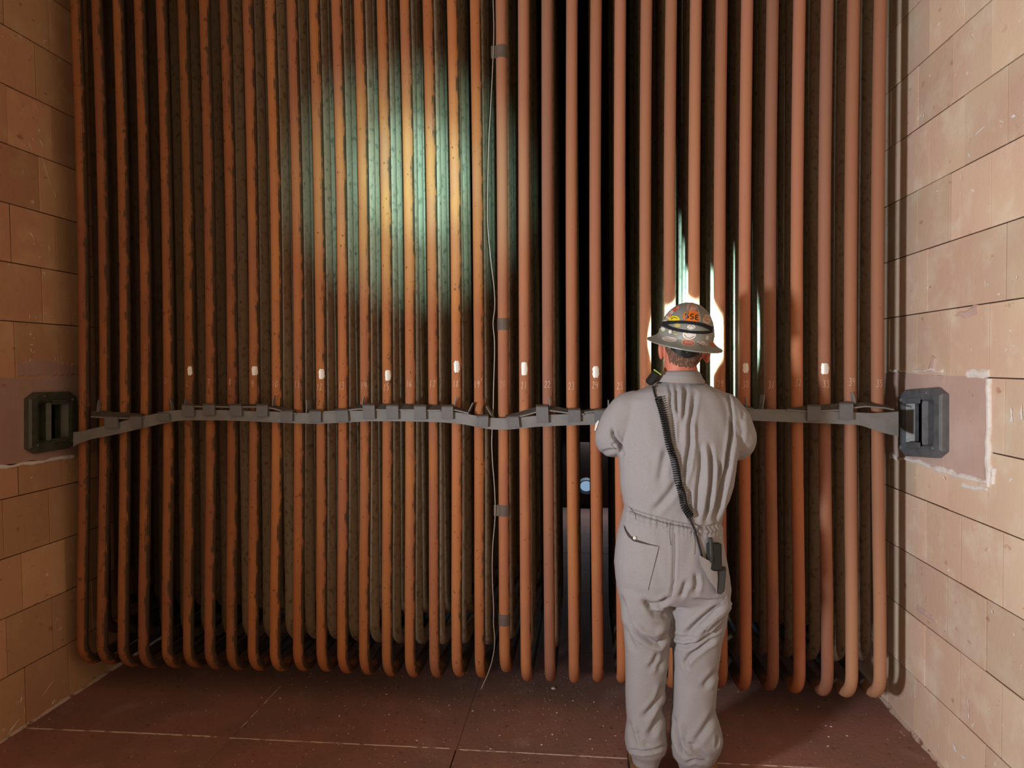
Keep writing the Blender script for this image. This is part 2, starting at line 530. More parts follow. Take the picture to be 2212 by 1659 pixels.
def brick_wall(name, X, sgn, joints, first_even, ymin, ymax, hole=None):
    w = MB().box((X-sgn*0.1205, (ymin+ymax)/2, HC/2), (0.14, ymax-ymin, HC)).build(name, MT['joint'])
    tag(w, kind='structure')
    me = brick_mesh(sgn)
    # sooty mortar, recessed a little behind the brick faces
    ha, hb, hc_, hd = HOLE_R if sgn < 0 else HOLE_L
    jm = MB()
    for (y0_, y1_, z0_, z1_) in ((ymin, ha, 0, HC), (hb, ymax, 0, HC), (ha, hb, 0, hc_), (ha, hb, hd, HC)):
        jm.box((X-sgn*0.027, (y0_+y1_)/2, (z0_+z1_)/2), (0.045, y1_-y0_, z1_-z0_))
    jm.build('joint_mortar', MT['joint'], w)
    step = joints[0]-joints[1]
    zs = [0.0]+sorted(joints)
    while zs[-1] < HC-0.1:
        zs.append(zs[-1]+step)
    nb = len(joints)
    for k in range(len(zs)-1):
        z0, z1 = zs[k], zs[k+1]
        row_from_top = nb-k                  # 0 is the row above the uppermost seen joint
        odd = (row_from_top % 2 == 1) ^ first_even
        y = (-0.0725 if odd else 0.0135)-0.2448*12
        while y < ymax:
            a, b = max(y, ymin), min(y+0.2448, ymax)
            y += 0.2448
            if b-a < 0.05:
                continue
            zt = z1
            if hole and b > hole[0] and a < hole[1]:
                if z0 < hole[2] < z1:
                    zt = hole[2]                 # cut down to the foot of the patch
                elif a > hole[0] and b < hole[1] and z0 >= hole[2] and z1 < hole[3]+.01:
                    continue
            o = bpy.data.objects.new('brick', me)
            COL.objects.link(o)
            o.parent = w
            o.location = (X+sgn*float(rng.normal(0, 0.0009)), (a+b)/2+float(rng.normal(0, .0006)), (z0+zt)/2)
            o.rotation_euler = (float(rng.normal(0, 0.002)), 0, float(rng.normal(0, 0.004)))
            o.scale = (1, (b-a-0.0038)/0.2424, (zt-z0-0.0042)/0.2456)
    return w


def wy(x, y, X):
    p = atX(x, y, X)
    return p[1], p[2]


HOLE_R = (wy(2023, 915, XR-.03)[0], wy(1953, 915, XR-.03)[0], wy(1985, 971, XR-.03)[1], wy(1985, 855, XR-.03)[1])
HOLE_L = (wy(77, 905, XL+.03)[0], wy(152, 905, XL+.03)[0], wy(110, 964, XL+.03)[1], wy(110, 859, XL+.03)[1])
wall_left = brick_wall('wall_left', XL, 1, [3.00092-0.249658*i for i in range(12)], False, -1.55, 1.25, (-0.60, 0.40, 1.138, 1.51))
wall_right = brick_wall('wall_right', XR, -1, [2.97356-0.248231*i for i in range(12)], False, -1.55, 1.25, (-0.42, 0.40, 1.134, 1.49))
for nm, X, s_ in (('wall_left_rear', XL, 1), ('wall_right_rear', XR, -1)):
    tag(MB().box((X-s_*0.075, 2.8, HC/2), (0.13, 3.1, HC)).build(nm, MT['joint']), kind='structure')
tag(MB().box((1.84, 4.4, HC/2), (4.1, 0.12, HC)).build('wall_back', MT['joint']), kind='structure')
tag(MB().box((1.84, 1.4, HC+0.05), (4.1, 6.1, 0.1)).build('ceiling', MT['joint']), kind='structure')

# plaster patches in the brickwork, each a raised sheet with a ragged rim
def ragged_sheet(name, parent, X, sgn, ys, zlo, zhi, thick, m, wob, label=None, n=46, k=10, hole=None):
    yv = np.linspace(ys[0], ys[1], n)
    nz = np.cumsum(rng.normal(0, 1, (2, n+8)), 1)
    nz = np.stack([np.convolve(rng.normal(0, 1, n+4), [.2, .5, .6, .5, .2], 'valid') for _ in range(2)])
    pts = []
    for i, y in enumerate(yv):
        lo, hi = zlo(y)+wob*nz[0][i], zhi(y)+wob*nz[1][i]
        pts.append([(X+sgn*(0.001 if j in (0, k-1) else thick), y, lo+(hi-lo)*j/(k-1)) for j in range(k)])
    if hole:
        y0, y1, z0, z1 = hole
        mb_ = MB()
        prev = [p for p in pts if p[0][1] < y0]
        nxt = [p for p in pts if p[0][1] > y1]
        mid = [p for p in pts if y0 <= p[0][1] <= y1]

        def edge(y):
            q = min(pts, key=lambda p: abs(p[0][1]-y))
            return [(a[0], y, a[2]) for a in q]
        mid = [edge(y0)]+mid+[edge(y1)]
        for seg in (prev+[edge(y0)], [edge(y1)]+nxt):
            if len(seg) > 1:
                mb_.slab(seg if sgn > 0 else seg[::-1], (-sgn*0.012, 0, 0))
        lo = [[(X+sgn*(0.001 if q == 0 else thick), p[0][1], p[0][2]+(z0-p[0][2])*q/4) for q in range(5)] for p in mid]
        hi = [[(X+sgn*(0.001 if q == 4 else thick), p[0][1], z1+(p[-1][2]-z1)*q/4) for q in range(5)] for p in mid]
        for seg in (lo, hi):
            mb_.slab(seg if sgn > 0 else seg[::-1], (-sgn*0.012, 0, 0))
        return mb_.build(name, m, parent, label=label)
    pts = pts if sgn > 0 else pts[::-1]
    return MB().slab(pts, (-sgn*0.012, 0, 0)).build(name, m, parent, label=label)


def bead(name, parent, X, sgn, pts, w, wob, m, label=None):
    """a hand laid ribbon of mortar along wall points (y, z), w half width"""
    P = []
    for (a, b) in zip(pts[:-1], pts[1:]):
        n = max(2, int(math.dist(a, b)/0.012))
        for i in range(n):
            P.append((a[0]+(b[0]-a[0])*i/n, a[1]+(b[1]-a[1])*i/n))
    P.append(pts[-1])
    P = np.array(P)
    T = np.gradient(P, axis=0)
    T /= np.linalg.norm(T, axis=1)[:, None]+1e-9
    Nn = np.stack([-T[:, 1], T[:, 0]], 1)
    n = len(P)
    j1 = np.convolve(rng.normal(0, 1, n+4), [.2, .5, .6, .5, .2], 'valid')*wob
    j2 = np.convolve(rng.normal(0, 1, n+4), [.2, .5, .6, .5, .2], 'valid')*wob
    rows = []
    for i in range(n):
        a = P[i]-Nn[i]*max(0.001, w+j1[i])
        b = P[i]+Nn[i]*max(0.001, w+j2[i])
        rows.append([(X+sgn*0.001, a[0], a[1]), (X+sgn*0.006, *(a*.7+b*.3)), (X+sgn*0.006, *(a*.3+b*.7)), (X+sgn*0.001, b[0], b[1])])
    return MB().slab(rows, (-sgn*0.01, 0, 0)).build(name, m, parent, label=label)


pr = [wy(1953, 806, XR), wy(2132, 812, XR), wy(1953, 992, XR), wy(2130, 1040, XR)]
zr_top = lambda y: np.interp(y, [pr[1][0], pr[0][0]], [pr[1][1], pr[0][1]])
zr_bot = lambda y: np.interp(y, [pr[3][0], pr[2][0]], [pr[3][1], pr[2][1]])
ragged_sheet('plaster_patch', wall_right, XR, -1, (pr[1][0], 0.36), zr_bot, zr_top, 0.005, MT['plaster_pale'], 0.0025, 'smooth pink plaster patch around the anchor casting', hole=HOLE_R)
bead('mortar_bead', wall_right, XR-0.003, -1, [wy(2139, 818, XR), wy(2138, 900, XR), wy(2136, 985, XR), wy(2137, 1052, XR)], 0.012, 0.004, MT['mortar'])
bead('mortar_bead', wall_right, XR-0.003, -1, [wy(2133, 1046, XR), wy(2060, 1023, XR), wy(2000, 1003, XR), wy(1953, 991, XR), wy(1925, 984, XR)], 0.009, 0.004, MT['mortar'])
bead('mortar_bead', wall_right, XR-0.003, -1, [wy(2138, 804, XR), wy(2115, 806, XR), wy(2092, 806, XR)], 0.013, 0.004, MT['mortar'])
bead('mortar_bead', wall_right, XR-0.003, -1, [wy(2038, 804, XR), wy(2010, 799, XR), wy(1985, 800, XR), wy(1952, 803, XR), wy(1924, 801, XR)], 0.004, 0.004, MT['mortar'])
bead('mortar_bead', wall_right, XR-0.002, -1, [wy(2148, 1046, XR), wy(2146, 1012, XR)], 0.012, 0.006, MT['mortar'])
bead('mortar_bead', wall_right, XR-0.002, -1, [wy(2134, 1058, XR), wy(2082, 1046, XR)], 0.008, 0.003, MT['mortar'])
bead('plaster_smear', wall_right, XR-0.001, -1, [wy(2012, 803, XR), wy(2016, 788, XR), wy(2020, 771, XR)], 0.018, 0.006, MT['plaster_pale'])

pl = [wy(0, 817, XL), wy(165, 812, XL), wy(0, 1006, XL), wy(165, 985, XL)]
zl_top = lambda y: np.interp(y, [pl[0][0], pl[1][0]], [pl[0][1], pl[1][1]])
zl_bot = lambda y: np.interp(y, [pl[2][0], pl[3][0]], [pl[2][1], pl[3][1]])
ragged_sheet('plaster_patch', wall_left, XL, 1, (-0.62, 0.34), zl_bot, zl_top, 0.005, MT['plaster'], 0.0025, 'smooth pink plaster patch around the anchor casting', hole=HOLE_L)
ragged_sheet('plaster_smear', wall_left, XL, 1, (wy(36, 800, XL)[0], wy(124, 800, XL)[0]), lambda y: wy(80, 813, XL)[1], lambda y: wy(80, 784, XL)[1]+0.010*math.sin((y+.23)*13), 0.004, MT['plaster'], 0.0025)
ragged_sheet('plaster_smear', wall_left, XL, 1, (wy(126, 800, XL)[0], wy(190, 800, XL)[0]), lambda y: wy(140, 811, XL)[1], lambda y: wy(140, 786, XL)[1], 0.004, MT['plaster'], 0.0025)
bead('mortar_bead', wall_left, XL+0.003, 1, [wy(158, 984, XL), wy(100, 994, XL), wy(50, 1003, XL), wy(0, 1009, XL), wy(-90, 1026, XL)], 0.0075, 0.003, MT['mortar'])


# white paint and mortar flecks on single bricks
def flecks(parent, X, sgn, spots, m):
    mb = MB()
    for (x, y, L_, ang, w) in spots:
        c = np.array(wy(x, y, X))
        L_, w = L_*.62, w*.6
        d = np.array([math.cos(ang), math.sin(ang)])
        nn = np.array([-d[1], d[0]])
        ring = []
        for t in np.arange(9)*2*PI/9:
            k = 1+rng.normal(0, .42)
            q = c+d*L_*math.cos(t)*k+nn*w*math.sin(t)*k
            ring.append((X+sgn*0.0025, q[0], q[1]))
        ctr = (X+sgn*0.0035, c[0], c[1])
        n = len(ring)
        mb.add(ring+[ctr], [((i, (i+1) % n, n) if sgn > 0 else ((i+1) % n, i, n)) for i in range(n)])
    o = mb.build('paint_fleck', m, parent)
    o['kind'] = 'stuff'
    o['label'] = 'white flecks of mortar splashed on the bricks'
    return o


flecks(wall_left, XL, 1, [(62, 312, .035, -1.15, .004), (70, 300, .012, -1.0, .004), (88, 308, .022, -1.1, .005), (84, 282, .014, -1.3, .004), (98, 368, .10, -1.2, .0012), (118, 420, .03, -1.2, .004),
      (66, 506, .018, -.7, .006), (72, 516, .012, -1, .005), (72, 526, .008, 0, .005), (88, 530, .009, .2, .003), (69, 551, .008, 0, .002), (85, 556, .01, 0, .004), (94, 590, .012, -.9, .004),
      (63, 683, .018, 1.5, .003), (76, 686, .014, .7, .003), (98, 676, .008, .7, .003), (65, 722, .01, -.2, .004), (73, 731, .012, .3, .003), (68, 745, .016, 0, .006), (66, 755, .018, 1.5, .005), (72, 761, .012, .6, .004), (64, 778, .008, 1.5, .003),
      (118, 775, .012, 1.5, .003), (66, 1032, .016, .3, .003), (100, 1490, .06, .55, .0025), (45, 1510, .03, 1.2, .004), (38, 1516, .02, .2, .005), (114, 1517, .012, .8, .006), (52, 1535, .02, 1.5, .003), (30, 1567, .04, .5, .005)], MT['mortar'])
flecks(wall_right, XR, -1, [(1993, 228, .012, 1.4, .004), (1997, 248, .016, 1.3, .004), (2004, 62, .01, 1.2, .003), (2100, 82, .03, .9, .002), (2065, 163, .012, 0, .003), (2120, 280, .05, -.2, .006), (2165, 262, .02, .5, .004), (2190, 250, .02, .5, .007), (2095, 335, .02, .9, .006),
      (2078, 380, .02, 1.4, .005), (2025, 412, .016, .2, .003), (2077, 418, .012, 1.5, .003), (2049, 553, .008, 1.4, .004), (2130, 612, .02, 1.5, .003), (2136, 615, .014, .3, .003), (2198, 598, .008, 1.4, .005), (2185, 716, .016, .4, .004), (2176, 755, .014, -.4, .005), (2190, 747, .014, .4, .004), (2100, 755, .008, 1.4, .005),
      (2187, 899, .03, 1.5, .014), (2207, 895, .04, 1.5, .012), (2186, 1035, .016, -.8, .006), (2192, 1043, .014, -.8, .004), (2040, 1032, .016, .1, .008), (1997, 1428, .014, 1.4, .003), (2093, 1522, .03, 1.4, .005), (2094, 1545, .03, 1.5, .005), (2104, 1566, .03, -.9, .005), (2140, 1534, .025, -.8, .003), (2049, 1560, .012, 1.4, .003), (2064, 1617, .025, .1, .012), (2082, 1634, .03, -.3, .008), (2030, 1612, .016, 1.3, .003), (2168, 1600, .02, -.6, .004), (2144, 1321, .01, .9, .008), (1988, 1590, .014, 1.3, .003)], MT['mortar'])
bead('scar', wall_right, XR-0.001, -1, [wy(1983, 1310, XR), wy(2000, 1325, XR), wy(2024, 1343, XR)], 0.012, 0.006, MT['plaster_pale'])
bead('scar', wall_right, XR-0.001, -1, [wy(2068, 682, XR), wy(2090, 680, XR), wy(2112, 672, XR)], 0.010, 0.007, MT['plaster_pale'])
# the pale strip of mortar where each side wall meets the floor
for nm, w_, X, s_ in (('floor_fillet', wall_left, XL, 1), ('floor_fillet', wall_right, XR, -1)):
    ys = np.linspace(-1.5, 1.2, 60)
    rows = []
    for y in ys:
        h, d = 0.006+0.003*rng.normal(), 0.007+0.002*rng.normal()
        rows.append([(X+s_*0.001, y, abs(h)+.004), (X+s_*abs(d)*.6, y, abs(h)*.4+.003), (X+s_*(abs(d)+.006), y, 0.001)][::s_])
    MB().slab(rows, (-s_*0.004, 0, -0.004)).build(nm, MT['floorline'], w_)

# floor slabs
floor = MB().box((1.84, 0.72, -0.06), (4.1, 7.6, 0.08)).build('floor', MT['joint'])
tag(floor, kind='structure')
xb = [XL, 0.907, 1.860, 2.812, XR]
yb = [-3.05, -2.15, -1.2, -0.250, 0.70, 1.65, 2.6, 3.5, 4.35]
for j in range(len(yb)-1):
    for i in range(4):
        a, b, c, d = xb[i], xb[i+1], yb[j], yb[j+1]
        g = 0.0011
        b -= 0.004 if (j == 2 and i == 1) else 0
        MB().box(((a+b)/2, (c+d)/2, -0.011+float(rng.normal(0, .0004))), (b-a-g, d-c-g, 0.022), 0.0018).build('slab', MT['slab'], floor)


def floor_bead(pts, w, m, wob=0.0015):
    P = []
    for a, b in zip(pts[:-1], pts[1:]):
        n = max(2, int(math.dist(a, b)/0.02))
        P += [(a[0]+(b[0]-a[0])*i/n, a[1]+(b[1]-a[1])*i/n) for i in range(n)]
    P.append(pts[-1])
    P = np.array(P)
    T = np.gradient(P, axis=0)
    T /= np.linalg.norm(T, axis=1)[:, None]
    rows = []
    for p, t in zip(P, T):
        n_ = np.array([-t[1], t[0]])
        a, b = p-n_*max(.0006, w+wob*rng.normal()), p+n_*max(.0006, w+wob*rng.normal())
        rows.append([(b[0], b[1], .0005), (*(p), .0022), (a[0], a[1], .0005)])
    return MB().slab(rows[::-1], (0, 0, -0.004)).build('joint_mortar', m, floor)


floor_bead([(-0.02, -0.255), (0.45, -0.248), (0.84, -0.247)], 0.0032, MT['floorline'])
floor_bead([(0.90, -0.252), (1.4, -0.250), (1.83, -0.249)], 0.0030, MT['floorline'])
floor_bead([(1.87, -0.252), (2.2, -0.254), (2.6, -0.256)], 0.0026, MT['floorline'])
floor_bead([(2.86, -0.256), (3.2, -0.256), (3.4, -0.258)], 0.0022, MT['floorline'])
floor_bead([(0.907, -0.20), (0.908, -0.05), (0.908, 0.20)], 0.0018, MT['floorline'], .0008)

# litter of small white scale on the floor
mb = MB()
cnt = 0
while cnt < 950:
    x = float(np.clip(rng.normal(2.0, 0.85), 0.02, 3.68))
    y = float(rng.uniform(-0.75, 0.5))
    if rng.random() < 0.35 and not (0.9 < x < 2.6):
        continue
    if 2.5 < x < 3.0 and -0.56 < y < -0.14:
        continue
    s = float(0.0012+0.0018*rng.random()**2.2)
    if rng.random() < 0.03:
        s *= 1.6
    a = rng.random()*PI
    pts = [(x+s*k*math.cos(a+t), y+s*k*math.sin(a+t), 0.0004) for t, k in zip((0, 2.0, 4.1), 0.6+rng.random(3)*1.1)]
    mb.add(pts+[(x, y, 0.0004+s*0.9)], [(0, 1, 3), (1, 2, 3), (2, 0, 3)])
    cnt += 1
o = mb.build('scale_litter', MT['chip'])
tag(o, 'tiny pale specks of scale strewn over the red floor', 'debris', kind='stuff')


def chip(x, y, s, name='scale_chip'):
    a = rng.random()*6.28
    n = 6
    ring = [(s*math.cos(a+i*2*PI/n)*(0.6+.5*rng.random()), s*.7*math.sin(a+i*2*PI/n)*(0.6+.5*rng.random()), 0.0) for i in range(n)]
    top = [(p[0]*.7, p[1]*.7, s*.35) for p in ring]
    mb_ = MB().loft([ring, top])
    o_ = mb_.build(name, MT['chip'])
    o_.location = (x, y, 0.0006)
    return o_


for (x, y) in ((1203, 1540), (1283, 1517), (1238, 1514), (840, 1544), (1068, 1534), (1170, 1609), (733, 1547), (970, 1524), (1021, 1536), (1795, 1570), (1790, 1592), (1788, 1612), (1722, 1533), (1784, 1568), (1830, 1590), (1768, 1527), (835, 1500), (605, 1509), (1193, 1587), (1060, 1618), (1280, 1618), (1275, 1597), (1330, 1590), (900, 1600)):
    d = ray(x, y)
    p = CAM+d*((0-CAM[2])/d[2])
    tag(chip(p[0], p[1], 0.0055), 'small pale chip of scale lying loose on the red floor', 'chip', 'larger chips of scale on the floor')
tag(chip(2.225, 0.286, 0.016, 'scale_flake'), 'largest pale flake, on the floor below tube 22', 'flake')

# far end: a pale blue speck, built as an added glowing disc with a rim
mh = thing('rear_glow', 'small pale blue glow added far behind, seen low between tubes 23 and 24', 'rear_glow', (2.44, 4.33, 0.12))
c0 = np.array((2.40, 4.325, 0.235))
outer = [c0+np.array((0.10*math.cos(t), 0, 0.09*math.sin(t))) for t in np.arange(24)*2*PI/24]
inner = [c0+np.array((0.065*math.cos(t), 0, 0.055*math.sin(t))) for t in np.arange(24)*2*PI/24]
mb = MB()
pts = [[o_, o_*.5+i_*.5+np.array((0, -.03, 0)), i_] for o_, i_ in zip(outer+outer[:1], inner+inner[:1])]
mb.slab(pts, (0, 0.012, 0)).build('rim', MT['steel'], mh)
mb = MB()
mb.add([p+np.array((0, .005, 0)) for p in inner], [tuple(range(24))])
mb.build('glow_disc', emission('glow_disc', (0.35, 0.55, 0.8), 0.6), mh, label='pale blue glowing disc inside the rim')

# ------------------------------------------------------------------ the tube bank
R_T = 0.0238
# centre of each front tube in the photograph at its top, middle and foot
TOP = [165, 210, 256, 302, 349, 396, 442, 486.5, 535.5, 584, 631, 679.3, 727.5, 776.3, 825.5, 875.3, 924.8, 977.3, 1027, 1082.3, 1131, 1181.8, 1235.5, 1287.7, 1340, 1396.5, 1450, 1503.3, 1559, 1614, 1669, 1727, 1786.8, 1843.8, 1901.7]
MID = [183, 227.7, 271.3, 316.3, 365, 411, 456.5, 502.8, 550.5, 599.3, 646.8, 694.5, 742.2, 789.5, 837.5, 887, 936.8, 987, 1035.3, 1087.5, 1133, 1183.5, 1234.9, 1285.9, 1339, 1394, 1447, 1499.5, 1554.3, 1608, 1663.5, 1721, 1780.5, 1836.5, 1895]
BOT = [177.8, 221, 266, 310, 361, 406.8, 453, 500, 546.5, 594, 644, 694.5, 739.5, 786.5, 836, 885.5, 938, 986.3, 1036.3, 1089.5, 1135.5, 1187, 1239.3, 1290.7, 1343.7, 1399, 1455, 1505, 1559, 1611, 1669.5, 1726.5, 1787, 1840, 1901]
FOOT = [1430, 1432, 1437, 1440, 1440, 1440, 1443, 1445, 1446, 1447, 1447, 1448, 1452, 1455, 1458, 1460, 1461, 1459, 1462, 1450, 1469, 1469, 1473, 1471, 1473, 1478, 1484, 1484, 1484, 1489, 1490, 1495, 1501, 1504, 1505]
ROW = 0.105
BEND = 0.11
Y_END = 0.95
T_TOP = HC-0.01


def xline(i):
    P = [at(TOP[i], 4, 0.0), at(MID[i], 790, 0.0), at(BOT[i], 1330, 0.0)]
    zs = np.array([p[2] for p in P])
    xs = np.array([p[0] for p in P])
    co = np.polyfit(zs, xs, 2)

    def f(z):
        zc = min(max(z, zs[2]-.05), zs[0])
        v = np.polyval(co, zc)
        if z > zs[0]:
            v += (np.polyval(co, zs[0])-np.polyval(co, zs[0]-.1))/.1*(z-zs[0])
        return float(v)
    return f


XF = [xline(i) for i in range(35)]
ZB = [float(at(BOT[i], FOOT[i], BEND-0.012)[2])+R_T+0.002 for i in range(35)]


def loop_path(i, k):
    nom = (i+1)*S
    jx = float(rng.normal(0, 0.0022)) if k else 0.0

    def X(z):
        if k == 0:
            return XF[i](z)
        return nom+0.35*(XF[i](z)-nom)+jx+0.002*math.sin(z*1.7+i*2.1+k)
    z0 = ZB[i]+k*ROW*1.02
    Y0, Y1 = k*ROW, Y_END-k*ROW
    P = []
    for z in np.linspace(T_TOP, z0+BEND, 14):
        P.append((X(z), Y0+(0.0015*math.sin(z*2.3+i) if k else 0), z))
    xb = X(z0+BEND)
    for a in np.linspace(0, PI/2, 9)[1:]:
        P.append((xb, Y0+BEND*(1-math.cos(a)), z0+BEND-BEND*math.sin(a)))
    for y in np.linspace(Y0+BEND, Y1-BEND, 4)[1:-1] if Y1-BEND-(Y0+BEND) > 0.05 else []:
        P.append((xb, y, z0))
    for a in np.linspace(0, PI/2, 7):
        P.append((xb, Y1-BEND+BEND*math.sin(a), z0+BEND-BEND*math.cos(a)))
    for z in np.linspace(z0+BEND, T_TOP, 5)[1:]:
        P.append((xb*.5+nom*.5, Y1, z))
    return P


ONES = ['', 'one', 'two', 'three', 'four', 'five', 'six', 'seven', 'eight', 'nine', 'ten', 'eleven', 'twelve', 'thirteen', 'fourteen', 'fifteen', 'sixteen', 'seventeen', 'eighteen', 'nineteen']


def word(n):
    if n < 20:
        return ONES[n]
    return ['', '', 'twenty', 'thirty'][n//10]+('-'+ONES[n % 10] if n % 10 else '')


SPECIAL = {1: 'front boiler tube standing nearest the left brick wall', 2: 'second front boiler tube from the left brick wall', 3: 'third front boiler tube from the left brick wall',
           4: 'fourth front boiler tube from the left wall, its chalk nearly worn off', 5: 'fifth front boiler tube from the left wall, just left of the first bare patch',
           20: 'bowed front boiler tube chalked twenty, wound with four grey bands', 26: 'front boiler tube at the left edge of the hard hat', 27: 'front boiler tube behind the head of the worker, left of his hat crown',
           28: 'front boiler tube rising straight above the crown of the hard hat', 34: 'tan front boiler tube chalked thirty-four, last but one at the right wall', 35: 'last front boiler tube, chalked thirty-five, beside the right brick wall'}


def tube_label(i):
    n = i+1
    if n in SPECIAL:
        return SPECIAL[n]
    if n in PATCH:
        return 'front boiler tube chalked %s below a small ground bare patch' % word(n)
    return '%s front boiler tube chalked %s' % ('dull brown' if n in (22, 31) else 'rusty orange', word(n))


PATCH = {6: (409, 801, 8, 20), 9: (549, 801, 11, 20), 12: (694, 808, 11, 22), 15: (837.5, 811, 11, 23), 18: (986.5, 792, 12, 25), 21: (1132.5, 796.5, 13, 28), 24: (1287, 803.5, 13, 24), 27: (1449, 797, 12, 22), 30: (1611, 795, 11, 20), 33: (1783, 796.5, 14, 22)}
DIGY = {4: 820, 5: 822, 6: 829, 7: 826, 8: 825, 9: 829, 10: 830, 11: 830, 12: 836, 13: 834, 14: 833, 15: 837, 16: 829, 17: 829, 18: 829, 19: 830, 20: 830, 21: 832, 22: 830, 23: 834, 24: 832, 25: 834, 26: 829, 27: 831, 28: 830, 29: 829, 30: 830, 31: 831, 32: 826, 33: 829, 34: 825, 35: 828}
DIG = {
    '0': [[(.5, 1), (.15, .8), (.1, .35), (.4, .02), (.8, .2), (.88, .65), (.6, .98), (.45, 1)]],
    '1': [[(.5, 1), (.46, .5), (.44, 0)]],
    '2': [[(.12, .78), (.35, 1), (.72, .92), (.7, .6), (.35, .25), (.08, .03), (.45, .08), (.92, .02)]],
    '3': [[(.12, .92), (.5, 1), (.8, .82), (.45, .55), (.8, .42), (.78, .12), (.4, .0), (.08, .1)]],
    '4': [[(.2, 1), (.12, .55), (.5, .52), (.85, .6)], [(.85, 1), (.8, .5), (.72, 0)]],
    '5': [[(.85, 1), (.25, .96), (.2, .6), (.6, .62), (.85, .38), (.6, .06), (.12, .05)]],
    '6': [[(.55, 1), (.2, .62), (.12, .25), (.45, .02), (.8, .2), (.62, .45), (.2, .32)]],
    '7': [[(.1, .9), (.5, .98), (.88, .95), (.6, .5), (.48, 0)]],
    '8': [[(.75, .85), (.45, 1), (.18, .82), (.45, .55), (.8, .28), (.5, .0), (.15, .2), (.45, .52), (.75, .85)]],
    '9': [[(.8, .75), (.5, .98), (.15, .78), (.4, .52), (.78, .68)], [(.82, .95), (.75, .45), (.6, 0)]],
    "'": [[(.4, 1.35), (.38, 1.0)]],
}


def on_tube(i, dx, z, off):
    """point on the front of tube i, dx sideways from its axis, off above the metal"""
    s_ = max(-.999, min(.999, dx/R_T))
    a = math.asin(s_)
    return (XF[i](z)+(R_T+off)*math.sin(a), -(R_T+off)*math.cos(a), z)


def chalk_number(i, text, parent):
    n = i+1
    zc = float(at(MID[i], DIGY[n], -R_T)[2])
    h = 0.030 if n > 5 else 0.024
    w = 0.0135 if len(text) > 1 else 0.016
    mb_ = MB()
    x0 = -w*len(text)/2 - (.001 if n > 9 else 0)
    sl = rng.normal(0, .05)
    for c_i, ch in enumerate(text):
        for st in DIG[ch]:
            pts = []
            for (a, b), (c, d) in zip(st[:-1], st[1:]):
                pts += [(a+(c-a)*t, b+(d-b)*t) for t in (0, .34, .67)]
            pts.append(st[-1])
            q = [(x0+(c_i+.12+.76*px)*w+(py-.5)*h*.06, zc+(py-.5)*h*(1+.05*math.sin(n*3+c_i))+sl*(px+c_i)*w) for px, py in pts]
            q = np.array(q)
            T = np.gradient(q, axis=0)
            T /= np.linalg.norm(T, axis=1)[:, None]+1e-9
            rows = []
            hw = 0.00085 if n > 9 else 0.00075
            for p_, t_ in zip(q, T):
                nn = np.array([-t_[1], t_[0]])*hw*(1+rng.normal(0, .2))
                a, b = p_-nn, p_+nn
                rows.append([on_tube(i, a[0], a[1], .0006), on_tube(i, b[0], b[1], .0006)])
            mb_.grid(rows)
    mb_.build('chalk_number', MT['faintchalk'] if n in (4, 5, 6, 20, 26) else MT['chalk'], parent, label='chalked number %s' % text.strip("'"))


def bare_patch(i, parent):
    cx, cy, w, h = PATCH[i+1]
    c = at(cx, cy, -R_T)
    dx = c[0]-XF[i](c[2])
    hw, hh = w/505*.5, h/505*.5
    rows = []
    for b in np.linspace(-1, 1, 9):
        sh = 0.0022*math.sin(b*4+i*2)
        k = 1-.30*max(0, abs(b)-.6)/.4+.05*math.sin(i+b*7)
        row = []
        for a in np.linspace(-1, 1, 7):
            flat = -0.0004*(1-(abs(a*1.5) % .5)*2)
            row.append(on_tube(i, dx+a*hw*k+sh*.3, c[2]+b*hh*(1+.06*math.sin(a*5+i)), .0009+flat))
        rows.append(row)
    MB().slab(rows, (0, .0016, 0)).build('bare_patch', MT['bare'], parent, label='small patch ground to bright bare metal')


for i in range(35):
    for k in range(4):
        P = loop_path(i, k)
        mb = MB().sweep(P, R_T if k == 0 else R_T*.985, n=18 if k < 2 else 14, cap=True, up=(1, 0, 0))
        name = 'boiler_tube' if k == 0 else 'inner_boiler_tube'
        o = mb.build(name, MT['tube_dark' if i < 8 else 'tube' if i < 19 else ('tube_tan' if i > 32 else 'tube_brown' if i+1 in (22, 31, 33) else 'tube_clean')] if k == 0 else MT['inner_dark' if i < 4 else 'inner_shaded' if i < 7 or i > 22 else 'inner_tube'], smooth=True)
        if k == 0:
            tag(o, tube_label(i), 'tube', 'front row of boiler tubes')
            n = i+1
            if n > 3:
                chalk_number(i, str(n)+("'" if n == 19 else ''), o)
            if n in PATCH:
                bare_patch(i, o)
            if n == 20:
                for (y0, y1) in ((95, 122), (687, 712.5), (1092, 1116), (1329, 1353)):
                    za, zb = at(1087, y0, -R_T)[2], at(1087, y1, -R_T)[2]
                    pts = [(XF[i](z), 0.0, z) for z in np.linspace(za, zb, 6)]
                    mb2 = MB().sweep(pts, R_T+.0022, n=24)
                    if y0 in (95, 1092):
                        x_ = XF[i](za)
                        mb2.box((x_-.030, -.012, (za+zb)/2), (.026, .006, za-zb), .001)
                    mb2.build('tape_band', MT['tape'], o, smooth=False, label='grey tape wound round the tube')
        else:
            where = ['', 'second', 'third', 'fourth'][k]
            n = i+1
            ref = {1: 'the front tube nearest the left wall', 2: 'the second front tube from the left wall', 3: 'the third front tube from the left wall', 26: 'the front tube left of the hat', 27: 'the front tube behind his head', 28: 'the front tube above the hat crown'}.get(n, 'front tube '+word(n))
            tag(o, '%s sooty inner tube in line behind %s' % (where, ref), 'tube', '%s row of boiler tubes' % where)

